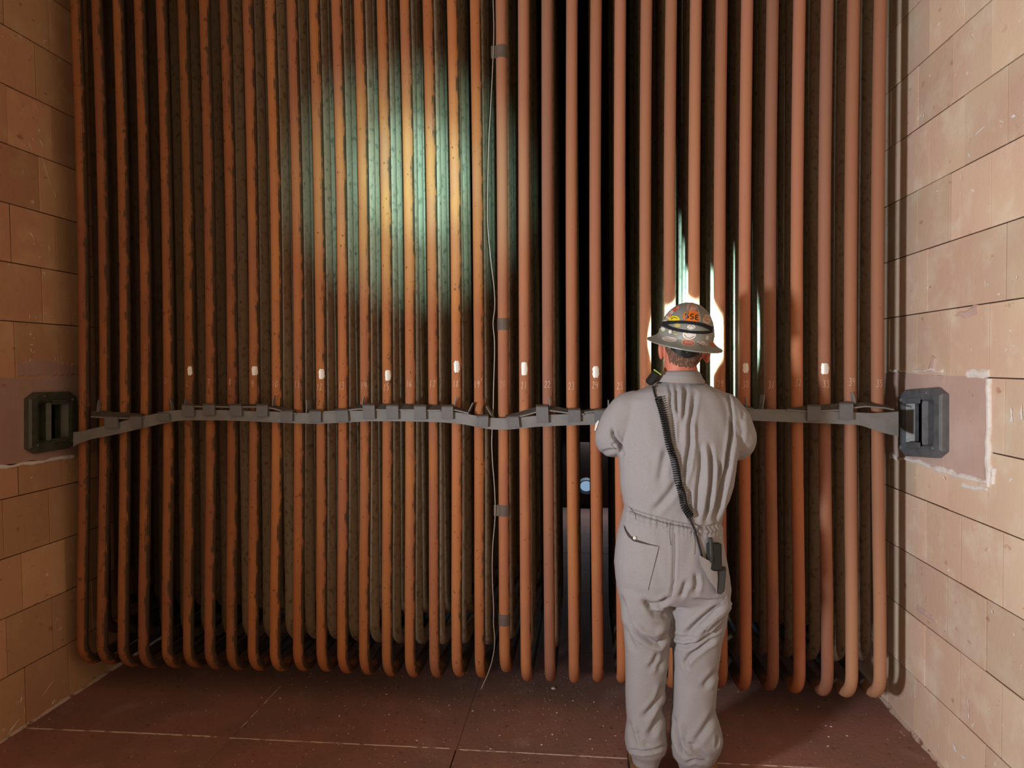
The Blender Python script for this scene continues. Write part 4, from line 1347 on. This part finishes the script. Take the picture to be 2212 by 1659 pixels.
# --- body: one continuous figure (mostly hidden by the clothes)
hx = 1478
head = [(672, 1466, 1504, .05, -.262), (682, 1452, 1514, .080, -.262), (698, 1441, 1523, .095, -.262), (715, 1435, 1529, .101, -.262), (740, 1434, 1526, .100, -.264), (758, 1435, 1522, .096, -.265), (772, 1437, 1517, .088, -.262), (786, 1442, 1508, .075, -.25), (796, 1447, 1500, .058, -.225), (802, 1456, 1492, .035, -.20)]
neck = [(752, 1438, 1512, .062, -.295), (775, 1436, 1508, .062, -.297), (790, 1434, 1505, .061, -.295), (803, 1433, 1505, .060, -.292), (822, 1428, 1510, .062, -.288), (840, 1405, 1530, .065, -.285)]
bparts = [MB().loft(rings_from(head, 28, 2.1)), MB().loft(rings_from(neck, 28, 2.1))]


def shrink(tab, dx, k):
    return [(y, xl+dx, xr-dx, b*k, yc) for (y, xl, xr, b, yc) in tab]


bparts += [MB().loft(rings_from(shrink(torso[4:], 24, .72))), MB().loft(rings_from([(y, xl+20, xr-20, b*.66, yc) for (y, xl, xr, b, yc) in lleg[:-2]])), MB().loft(rings_from([(y, xl+22, xr-22, b*.66, yc) for (y, xl, xr, b, yc) in rleg[:-2]]))]
bparts += [limb([(a, b, c, d*.62) for a, b, c, d in lsl]), limb([(a, b, c, d*.62) for a, b, c, d in rsl])]
# ears
for (ex, ey, s_) in ((1428.5, 756, -1), (1526.5, 764, 1)):
    c_ = at(ex, ey, -.262+YS)
    mb = MB()
    A_ = math.radians(18)*s_
    Re = np.array([[math.cos(A_), -math.sin(A_), 0], [math.sin(A_), math.cos(A_), 0], [0, 0, 1]])
    mb.ellipsoid(c_, (.0115, .021, .034), R=Re)
    mb.ellipsoid(c_+np.array((s_*.0015, -.004, -.024)), (.007, .010, .012))
    bparts.append(mb)
hc = at(hx, 745, -.262+YS)
fx = hc[0]
nose_z = hc[2]-.035
bparts.append(MB().sweep([(fx, YS-.168, hc[2]+.01), (fx, YS-.158, hc[2]-.012), (fx, YS-.145, nose_z), (fx, YS-.160, nose_z-.010)], [.008, .011, .015, .010], n=10))
bparts.append(MB().ellipsoid((fx, YS-.176, hc[2]-.092), (.026, .02, .02)))
bparts.append(MB().ellipsoid((fx, YS-.168, hc[2]-.062), (.024, .010, .006)))
bparts.append(MB().ellipsoid((fx, YS-.168, hc[2]-.073), (.022, .010, .006)))
for s_ in (-1, 1):
    bparts.append(MB().ellipsoid((fx+s_*.032, YS-.176, hc[2]+.016), (.02, .012, .007)))
    bparts.append(MB().ellipsoid((fx+s_*.038, YS-.190, hc[2]-.035), (.022, .02, .02)))
# hands: palm, four fingers and a thumb closing on the top of the strap
for (wx, wyy, s_) in ((1446, 850, 1), (1503, 848, -1)):
    w_ = at(wx, wyy, -.10+YS)
    d_in = np.array((s_*.16, .16, .95))
    d_in /= np.linalg.norm(d_in)
    side = np.cross(d_in, (0, 0, 1.0))
    side /= np.linalg.norm(side)
    palm_n = np.cross(side, d_in)
    mb = MB()
    mb.sweep([w_-d_in*.05, w_-d_in*.01], [.030, .026], n=12)
    Rm = np.stack([side, palm_n, d_in], 1)
    pc = w_+d_in*.045
    mb.ellipsoid(pc, (.041, .016, .052), R=Rm)
    bparts.append(mb)
    for f_i, (o_, ln) in enumerate(((-.030, .066), (-.010, .076), (.010, .072), (.029, .056))):
        b0 = w_+d_in*.078+side*o_
        p1 = b0+d_in*ln*.42
        c2 = d_in*.55+palm_n*-.83*s_*-1
        p2 = p1+(d_in*.6-palm_n*.8)*ln*.34
        p3 = p2+(d_in*.05-palm_n*1.0)*ln*.28
        bparts.append(MB().sweep([b0-d_in*.02, b0, p1, p2, p3], [.0095, .0095, .0088, .008, .0068], n=10))
    t0 = w_+d_in*.02-side*s_*.030
    t1 = t0+(d_in*.55-side*s_*.8)*.036
    t2 = t1+(d_in*.75-side*s_*.2-palm_n*.55)*.030
    t3 = t2+(d_in*.5+side*s_*.2-palm_n*.8)*.024
    bparts.append(MB().sweep([t0+d_in*.0+side*s_*.014, t0, t1, t2, t3], [.012, .0125, .011, .0098, .0078], n=10))
bm_ = remesh(bparts, 'body', 0.0042, 3, .5)
bm_.materials.append(MT['skin'])
bm_.polygons.foreach_set('use_smooth', [True]*len(bm_.polygons))
body = put(bm_, 'body', person, 'ruddy neck and ears of the worker')
bco, bno = mesh_np(bm_)
for s_ in (-1, 1):
    e_ = MB().ellipsoid((fx+s_*.032, YS-.169, hc[2]+.002), (.013, .010, .011), 14, 10)
    e_.build('eye', MT['white'], body, smooth=True)
BVB = BVHTree.FromPolygons([tuple(v) for v in bco], [tuple(p.vertices) for p in bm_.polygons])
# hair: cropped cap over the back of the head down to the nape
bx, by = project(bco)
hl = np.interp(bx, [1432, 1441, 1446, 1455, 1470, 1488, 1503, 1511, 1518, 1530], [752, 762, 783, 789, 794, 797, 793, 780, 768, 756])
hl = hl+2.0*np.sin(bx*.9)+1.5*np.sin(bx*2.3)
z_lim = (by < hl) & (bco[:, 2] > 1.4) & (bno[:, 1] < .25) & (bco[:, 1] < -.215+YS) & (by > 728)
ear_zone = ((bx < 1437.5) | (bx > 1517)) & (by > 734) & (by < 776)
keep = z_lim & ~ear_zone
idx = np.where(keep)[0]
mp = {int(v): i for i, v in enumerate(idx)}
mb = MB()
fc = []
for p in bm_.polygons:
    if all(int(v) in mp for v in p.vertices):
        fc.append(tuple(mp[int(v)] for v in p.vertices))
off = np.clip((hl[idx]-by[idx])/12, 0.15, 1)*.003
mb.add(bco[idx]+bno[idx]*off[:, None], fc)
mb.build('hair', MT['hair'], person, smooth=True, label='short cropped greying brown hair')

# --- boots
for (bxp, foot_x) in ((1392, 1391), (1512, 1523)):
    c_ = at(foot_x, 1700, YP)
    x0 = c_[0]
    e_ = bpy.data.objects.new('boot', None)
    COL.objects.link(e_)
    e_.parent = person
    e_.matrix_parent_inverse = wm(person).inverted()
    e_['label'] = 'brown leather work boot under the trouser leg'
    yb_, yf = -.372+YS, -.075+YS
    rings = []
    for (z, ya, yb2, a) in ((.028, yb_+.004, yf, .050), (.045, yb_, yf+.002, .052), (.062, yb_+.004, yf-.006, .050), (.080, yb_+.010, yf-.05, .046), (.092, yb_+.020, yf-.11, .040), (.115, yb_+.030, yf-.16, .036)):
        rings.append(superring(x0, (ya+yb2)/2, z, a, (yb2-ya)/2, 24, 2.4))
    MB().loft(rings).build('upper', MT['boot'], e_, smooth=True)
    rings = [superring(x0, (yb_+yf)/2, z, a, (yf-yb_)/2+.004, 24, 2.6) for z, a in ((.0015, .051), (.006, .054), (.026, .054), (.030, .051))]
    MB().loft(rings).build('sole', MT['rubber'], e_, smooth=False)

# --- hard hat
hatc = at(1481, 729, -.262+YS)
roll_, pit = math.radians(9.3), math.radians(-9)
Rr_ = np.array([[math.cos(roll_), 0, math.sin(roll_)], [0, 1, 0], [-math.sin(roll_), 0, math.cos(roll_)]])
Rp_ = np.array([[1, 0, 0], [0, math.cos(pit), math.sin(pit)], [0, -math.sin(pit), math.cos(pit)]])
Rp_ = Rp_.T if (Rp_ @ np.array((0, -1, 0)))[2] > 0 else Rp_
RH = Rr_ @ Rp_
HA, HB, HH = .0985, .128, .128


def hatpt(th, t, off=0.0):
    """th: angle (rear at -90 deg), t: 0..1 up the dome"""
    k = max(0.0, 1-t**2.15)**.5
    return np.array((HA*k*math.cos(th)+off*math.cos(th)*k, HB*k*math.sin(th)+off*math.sin(th)*k, HH*t+off*t))


NT = 56
rings = []
for (k, dz) in ((1.0, -.026), (1.012, -.0275), (1.012, -.0235), (.90, -.0165), (.80, -.008), (.745, 0.0)):
    rings.append([RH@np.array((k*.1335*math.cos(t), k*.172*math.sin(t), dz))+hatc for t in np.arange(NT)*2*PI/NT])
for tv in (.03, .08, .15, .24, .34, .44, .54, .64, .73, .81, .88, .935, .975, .998):
    rings.append([RH@hatpt(t, tv)+hatc for t in np.arange(NT)*2*PI/NT])
outer_v = MB().loft(rings, cap=False)
rings_in = []
for tv in (.995, .96, .9, .8, .65, .45, .25, .08):
    rings_in.append([RH@(hatpt(t, tv)*np.array((.965, .97, .965)))+hatc for t in np.arange(NT)*2*PI/NT])
rings_in.append([RH@np.array((.76*.1335*math.cos(t), .76*.172*math.sin(t), -.006))+hatc for t in np.arange(NT)*2*PI/NT])
rings_in.append(rings[0])
hm = MB()
hm.loft(rings, cap=True)
hm.loft(rings_in, cap=False)
hat = hm.build('hard_hat', MT['hat'], person, smooth=True, label='grey full brim hard hat covered with stickers')
md = hat.modifiers.new('edges', 'EDGE_SPLIT')
md.split_angle = math.radians(50)
# raised ribs on the crown
for th_ in (-PI/2-.32, -PI/2+.32):
    rows = []
    for tv in np.linspace(.55, .985, 16):
        rows.append([RH@hatpt(th_+d, tv, o_)+hatc for d, o_ in ((-.05, .0002), (-.02, .0022), (.02, .0022), (.05, .0002))])
    MB().grid(rows).build('crown_rib', MT['hat'], hat, smooth=True)
BVH_ = BVHTree.FromPolygons([tuple(v) for v in outer_v.v], [tuple(f) for f in outer_v.f])


def sticker(cx, cy, a, b, m, name='sticker', label=None, ang=0.0, off=.0008, shape=2.0, n=28):
    mb_ = MB()
    ctr = hit(BVH_, cx, cy, off)
    ca, sa = math.cos(ang), math.sin(ang)
    rings_ = []
    for k in (.34, .67, 1.0):
        rg = []
        for t in np.arange(n)*2*PI/n:
            u = a*k*np.sign(math.cos(t))*abs(math.cos(t))**(2/shape)
            v = b*k*np.sign(math.sin(t))*abs(math.sin(t))**(2/shape)
            h_ = hit(BVH_, cx+u*ca-v*sa, cy+u*sa+v*ca, off)
            rg.append(h_ if h_ is not None else (rings_[-1][len(rg)] if rings_ else ctr))
        rings_.append(rg)
    vs = [ctr]+[p for rg in rings_ for p in rg]
    fs = [(0, 1+j, 1+(j+1) % n) for j in range(n)]
    for r_ in range(2):
        for j in range(n):
            k2 = (j+1) % n
            fs.append((1+r_*n+j, 1+(r_+1)*n+j, 1+(r_+1)*n+k2, 1+r_*n+k2))
    mb_.add(vs, fs)
    return mb_.build(name, m, hat, smooth=True, label=label)


def ink(lines, w, m, off=.0014, label=None, name='sticker_print'):
    mb_ = MB()
    for l in lines:
        strip_on(BVH_, l, w, off, None, '', None, step=.7, mb=mb_)
    if mb_.v:
        return mb_.build(name, m, hat, label=label)


sticker(1494.5, 664, 11, 8.5, MT['pink'], label='faded pink sticker at the crown', shape=3)
ink([[(1486, 666), (1492, 661), (1500, 663)], [(1484, 670), (1504, 671)]], .8, MT['salmon'])
sticker(1494.5, 684.5, 19, 12.2, MT['orange'], label='orange oval sticker lettered SSE', shape=2.6, off=.0010)
# letters S S E
for ox, oy in ((1484, 683.0), (1494.5, 684.5)):
    ink([[(ox+3.6, oy-4.6), (ox+.5, oy-5.6), (ox-3.2, oy-4.0), (ox-2.6, oy-1.2), (ox+2.6, oy+.8), (ox+3.2, oy+3.4), (ox, oy+5.2), (ox-3.6, oy+4.2)]], 1.05, MT['black'], .0018, 'letter S')
ox, oy = 1505, 686
ink([[(ox-2.6, oy-5.2), (ox-3.0, oy+5)], [(ox-2.6, oy-5), (ox+3.2, oy-4.4)], [(ox-2.8, oy), (ox+2.4, oy+.4)], [(ox-3, oy+5), (ox+3, oy+5.4)]], 1.05, MT['black'], .0018, 'letter E')
sticker(1456.5, 690, 12, 7.5, MT['yellow'], label='yellow round sticker above the band', off=.0009)
ink([[(1450, 690), (1456, 686), (1463, 688)], [(1450, 687.5), (1452, 685.5)]], .6, MT['black'])
for (cx_, cy_, a_, b_, m_, an) in ((1458, 669.5, 6, 3.2, 'red', -.7), (1451, 674.5, 5, 3.6, 'pale', -.8), (1447, 680, 4.5, 3.4, 'salmon', -.9), (1442.5, 686, 3.6, 4, 'pale', -1), (1464, 665, 4, 3, 'salmon', -.6)):
    sticker(cx_, cy_, a_, b_, MT[m_], ang=an, shape=3)
sticker(1527, 690, 9, 9.5, MT['tan'], label='tan sticker at the right of the dome', ang=.5, shape=3.5)
ink([[(1519, 684), (1530, 688)], [(1520, 690), (1532, 695)]], .7, MT['rust'])
sticker(1437.5, 692.5, 4, 2.0, MT['pale'], ang=-.2)
sticker(1489, 723, 14.5, 10.5, MT['white'], label='round white sticker under the band')
ink([[(1478, 722), (1483, 729), (1491, 731), (1499, 726)], [(1479, 718), (1486, 720)]], .8, MT['mauve'])
sticker(1493, 706.5, 9, 4.6, MT['white'], label='white sticker between the strap bands', off=.0007)
ink([[(1488, 707), (1493, 703), (1499, 708)]], .6, MT['mauve'])
sticker(1463.5, 703, 6.8, 4.2, MT['ochre'], off=.0007)
sticker(1446, 732.8, 16.5, 5.6, MT['pale'], label='pale oval sticker on the brim', ang=.10)
ink([[(1434, 729), (1446, 730.5), (1458, 732)], [(1434, 732), (1446, 734), (1459, 735.5)], [(1438, 735.5), (1452, 737)]], .55, MT['mauve'])
sticker(1486, 740, 14.5, 7.0, MT['tan'], label='badge sticker with an orange rim on the brim', ang=.10, shape=3)
sticker(1486.5, 740.3, 11.5, 5.4, MT['red'], off=.0013, ang=.10, shape=3)
sticker(1486.8, 740.2, 8.6, 3.6, MT['pink'], off=.0018, ang=.10, shape=3)
ink([[(1481, 739), (1486, 738.6), (1492, 740.6)], [(1481, 742), (1492, 743)]], .6, MT['red'], .0023)
sticker(1516, 741.5, 13, 6.6, MT['mauve'], label='dark mottled sticker on the brim', ang=.24)
ink([[(1506, 738), (1514, 744), (1524, 743)], [(1508, 744), (1518, 738), (1527, 747)]], .9, MT['pale'])
ink([[(1506, 741), (1516, 747)]], .9, MT['black'])
sticker(1539, 744.5, 8, 4.4, MT['rust'], label='rust coloured sticker at the right edge of the brim', ang=.6)
sticker(1527.5, 729.5, 3.2, 4.6, MT['pale'], ang=.3, shape=4)
ink([[(1456, 715.5), (1462, 714), (1467, 716.5)], [(1456, 721), (1464, 722.5)]], 1.3, MT['ochre'])
sticker(1432.5, 711, 5, 3.6, MT['white'], ang=.4)
sticker(1432, 715.2, 3.2, 1.6, MT['lime'], ang=.3, off=.0012)
h = hit(BVH_, 1450, 717, .004)
MB().ellipsoid(h, (.0072, .006, .0075)).build('ear_plug', MT['white'], hat, smooth=True, label='white foam plug dangling at the band')
# head lamp: elastic strap in two bands round the dome, lamp at the front
lamp_e = bpy.data.objects.new('head_lamp', None)
COL.objects.link(lamp_e)
lamp_e.parent = person
lamp_e.matrix_parent_inverse = wm(person).inverted()
lamp_e['label'] = 'head lamp on a black elastic strap round the hard hat'
UBAND = [(1428.6, 700), (1434, 699), (1447, 697), (1464, 696), (1482, 696.5), (1500, 698.5), (1518, 702.5), (1532, 708), (1538.6, 711)]
LBAND = [(1430, 700.5), (1440, 705), (1452, 710), (1466, 713.5), (1482, 716), (1500, 718), (1518, 718.5), (1531, 717.5), (1538.4, 714)]
for bnd, w in ((UBAND, [4, 4, 3.2, 3.2, 3.2, 3.4, 3.6, 4, 4]), (LBAND, [3.4, 3.6, 3.4, 3.2, 3.0, 3.0, 3.0, 3.2, 3])):
    strip_on(BVH_, bnd, w, .0022, MT['strapblack'], 'strap_band', lamp_e, step=1.5)
rows = []
for t in np.linspace(-.12, PI+.12, 40):
    tv = .19+.05*math.cos(t)*-.6
    rows.append([RH@hatpt(t, tv+d, .0022)+hatc for d in (-.055, 0, .055)])
MB().grid(rows).build('strap_band', MT['strapblack'], lamp_e, smooth=True)
lc = RH@np.array((0, HB*.985+.012, HH*.22))+hatc
la = RH@np.array((0, 1.0, -.30))
la /= np.linalg.norm(la)
MB().sweep([lc-la*.014, lc-la*.012, lc+la*.010, lc+la*.018], [.014, .022, .024, .021], n=20).build('lamp_housing', MT['radio'], lamp_e, smooth=False)
MB().sweep([lc+la*.0175, lc+la*.0195], [.017, .016], n=20).build('lamp_lens', MT['lens'], lamp_e)
# suspension: nape band with ratchet knob
sus = bpy.data.objects.new('suspension', None)
COL.objects.link(sus)
sus.parent = hat
sus.matrix_parent_inverse = wm(hat).inverted()
sus['label'] = 'black nape band with a ratchet knob under the brim'


def head_pt(x, y, off):
    h_ = hit(BVB, x, y, off)
    return h_ if h_ is not None else at(x, y, -.33+YS)


mb = MB()
rows = []
for x in np.linspace(1452, 1511, 22):
    k = (x-1452)/59
    y0 = 743+5*k
    y1 = np.interp(x, [1452, 1462, 1468, 1480, 1492, 1500, 1511], [755, 763, 769, 774, 772, 766, 757])
    rows.append([head_pt(x, y0+(y1-y0)*q, .008+.006*math.sin(PI*k)) for q in (0, .5, 1)])
mb.slab(rows, (0, .004, 0)).build('nape_band', MT['rubber'], sus, smooth=False)
kc = head_pt(1480.5, 762, .016)
MB().sweep([kc, kc+np.array((0, -.007, .001)), kc+np.array((0, -.011, .0015))], [.0185, .0185, .015], n=22).build('ratchet_knob', MT['rubber'], sus)
MB().sweep([kc+np.array((0, -.0105, .0012)), kc+np.array((0, -.013, .0015))], [.0052, .0042], n=12).build('knob_centre', MT['radiogrey'], sus)
rows = []
for x in np.linspace(1438, 1452, 7):
    rows.append([head_pt(x, 741+.3*(x-1438)*.2+q*(13-(1452-x)*.35), .006) for q in (0, .5, 1)])
MB().slab(rows, (0, .003, 0)).build('side_strap', MT['hat'], sus)

# ------------------------------------------------------------------ two-way radio with remote microphone
radio = thing('two_way_radio', 'black radio in the hip pocket with a coiled cord up to the shoulder microphone', 'radio', tuple(hit(BV, 1535, 1215, .01)))
ra, rb = hit(BV, 1529, 1160, .012), hit(BV, 1530, 1215, .020)
MB().sweep([ra+(rb-ra)*k for k in (0, .08, .5, 1)], [.0055, .0075, .0078, .0085], n=12).build('antenna', MT['radiogrey'], radio, smooth=True)
q0, q1 = hit(BV, 1538, 1178, .010), hit(BV, 1536, 1226, .016)
ax = (q1-q0)/np.linalg.norm(q1-q0)
ss = np.cross(ax, (0, 1.0, 0))
ss /= np.linalg.norm(ss)
Rb = np.stack([ss, np.cross(ax, ss), ax], 1)
MB().box((q0+q1)/2, (.050, .026, .095), .005, Rb).build('radio_body', MT['radio'], radio)
MB().sweep([q0+ss*.010, q0+ss*.010-ax*.012], [.007, .006], n=10).build('volume_knob', MT['radio'], radio)
g0, g1 = hit(BV, 1550, 1222, .020), hit(BV, 1546, 1277, .020)
ax = (g1-g0)/np.linalg.norm(g1-g0)
ss = np.cross(ax, (0, 1.0, 0))
ss /= np.linalg.norm(ss)
Rg = np.stack([ss, np.cross(ax, ss), ax], 1)
L_ = np.linalg.norm(g1-g0)
rings = []
for k in np.linspace(0, 1, 9):
    rw = .0155*(1 if k < .85 else math.sqrt(max(.05, 1-((k-.85)/.15)**2*.9)))*(1 if k > .05 else .85)
    c_ = g0+(g1-g0)*k
    rings.append([c_+ss*rw*a_+np.cross(ax, ss)*.007*b_ for a_, b_ in ((-1, -.6), (-.8, -1), (.8, -1), (1, -.6), (1, .6), (.8, 1), (-.8, 1), (-1, .6))])
MB().loft(rings).build('belt_clip', MT['radiogrey'], radio, label='dark grey spring clip hanging over the pocket')
# pocket bag on the coverall over the radio
patch_on(BV, ([(1504, 1198), (1516, 1205), (1530, 1214), (1541, 1230)], [(1508, 1220), (1518, 1236), (1530, 1256), (1541, 1274)]), .022, MT['cloth'], 'hip_pocket', coverall, 'open hip pocket holding the radio', thick=.006)
# cord
tail = [hit(BV, x, y, .004) for x, y in ((1411, 836), (1413, 846), (1416, 858), (1420, 864))]
mic_c = at(1409.5, 817, -.345+YS)
MB().sweep([np.array(mic_c)+np.array((0, -.005, -.03))]+tail, .0032, n=8).build('cord', MT['rubber'], radio, smooth=True)
axis = [(1422, 862), (1428, 880), (1434, 905), (1441, 935), (1449, 968), (1458, 1005), (1467, 1045), (1476, 1085), (1487, 1116)]
AX = []
for p in densify(axis, 3):
    h_ = hit(BV, p[0], p[1], .011)
    AX.append(h_)
AX = np.array(AX)
for _ in range(6):
    AX[1:-1] = (AX[:-2]+2*AX[1:-1]+AX[2:])/4
d_ = np.concatenate([[0], np.cumsum(np.linalg.norm(np.diff(AX, axis=0), axis=1))])
turns = 54
nn_ = turns*12
s_ = np.linspace(0, d_[-1], nn_)
ctr = np.stack([np.interp(s_, d_, AX[:, j]) for j in range(3)], 1)
tg = np.gradient(ctr, axis=0)
tg /= np.linalg.norm(tg, axis=1)[:, None]
e1 = np.cross(tg, (0, 1.0, 0))
e1 /= np.linalg.norm(e1, axis=1)[:, None]
e2 = np.cross(tg, e1)
ph = np.arange(nn_)*2*PI/12
hel = ctr+e1*(np.cos(ph)*.0112)[:, None]+e2*(np.sin(ph)*.0085)[:, None]
MB().sweep(hel, .0026, n=6).build('coiled_cord', MT['rubber'], radio, smooth=True, label='black coiled cord across the back')
low = [hit(BV, x, y, .005) for x, y in ((1487, 1117), (1493, 1130), (1500, 1146), (1507, 1168), (1512, 1190), (1516, 1206))]
MB().sweep(low, .0036, n=8).build('cord', MT['rubber'], radio, smooth=True)
# shoulder microphone
A_ = math.radians(38)
Rm = np.array([[math.cos(A_), 0, math.sin(A_)], [0, 1, 0], [-math.sin(A_), 0, math.cos(A_)]])
MB().box(mic_c, (.030, .040, .052), .008, Rm).build('microphone', MT['radio'], radio)
mt_ = np.array(mic_c)+Rm@np.array((0, -.004, .027))
MB().box(mt_, (.032, .030, .004), .0015, Rm).build('microphone_mark', MT['lime'], radio, label='thin yellow-green edge of the microphone')

# ------------------------------------------------------------------ right angle torch in his hand, in front of his face
tc_ = at(1478, 742, -.168)
torch = thing('flashlight', 'black right-angle flashlight held in front of the face of the worker, lighting the tubes', 'flashlight', tuple(tc_))
ta = np.array((0, 1.0, 0.0))
MB().sweep([tc_+np.array((0, -.016, -.150)), tc_+np.array((0, -.016, -.148)), tc_+np.array((0, -.016, -.03)), tc_+np.array((0, -.016, .012)), tc_+np.array((0, -.016, .018))], [.012, .0145, .0145, .0175, .014], n=20).build('torch_barrel', MT['radio'], torch)
MB().sweep([tc_-ta*.018, tc_-ta*.004, tc_], [.0165, .0185, .0185], n=20).build('torch_head', MT['radio'], torch)
MB().sweep([tc_-ta*.001, tc_+ta*.0005], [.0155, .0155], n=20).build('torch_lens', MT['lens'], torch)
lamp('flashlight_beam', 'SPOT', tuple(tc_+ta*.004), tuple(at(1476, 738, 0.0)), 165.0, (0.48, 0.95, 1.0), spot_size=math.radians(99), spot_blend=.16, shadow_soft_size=.010)
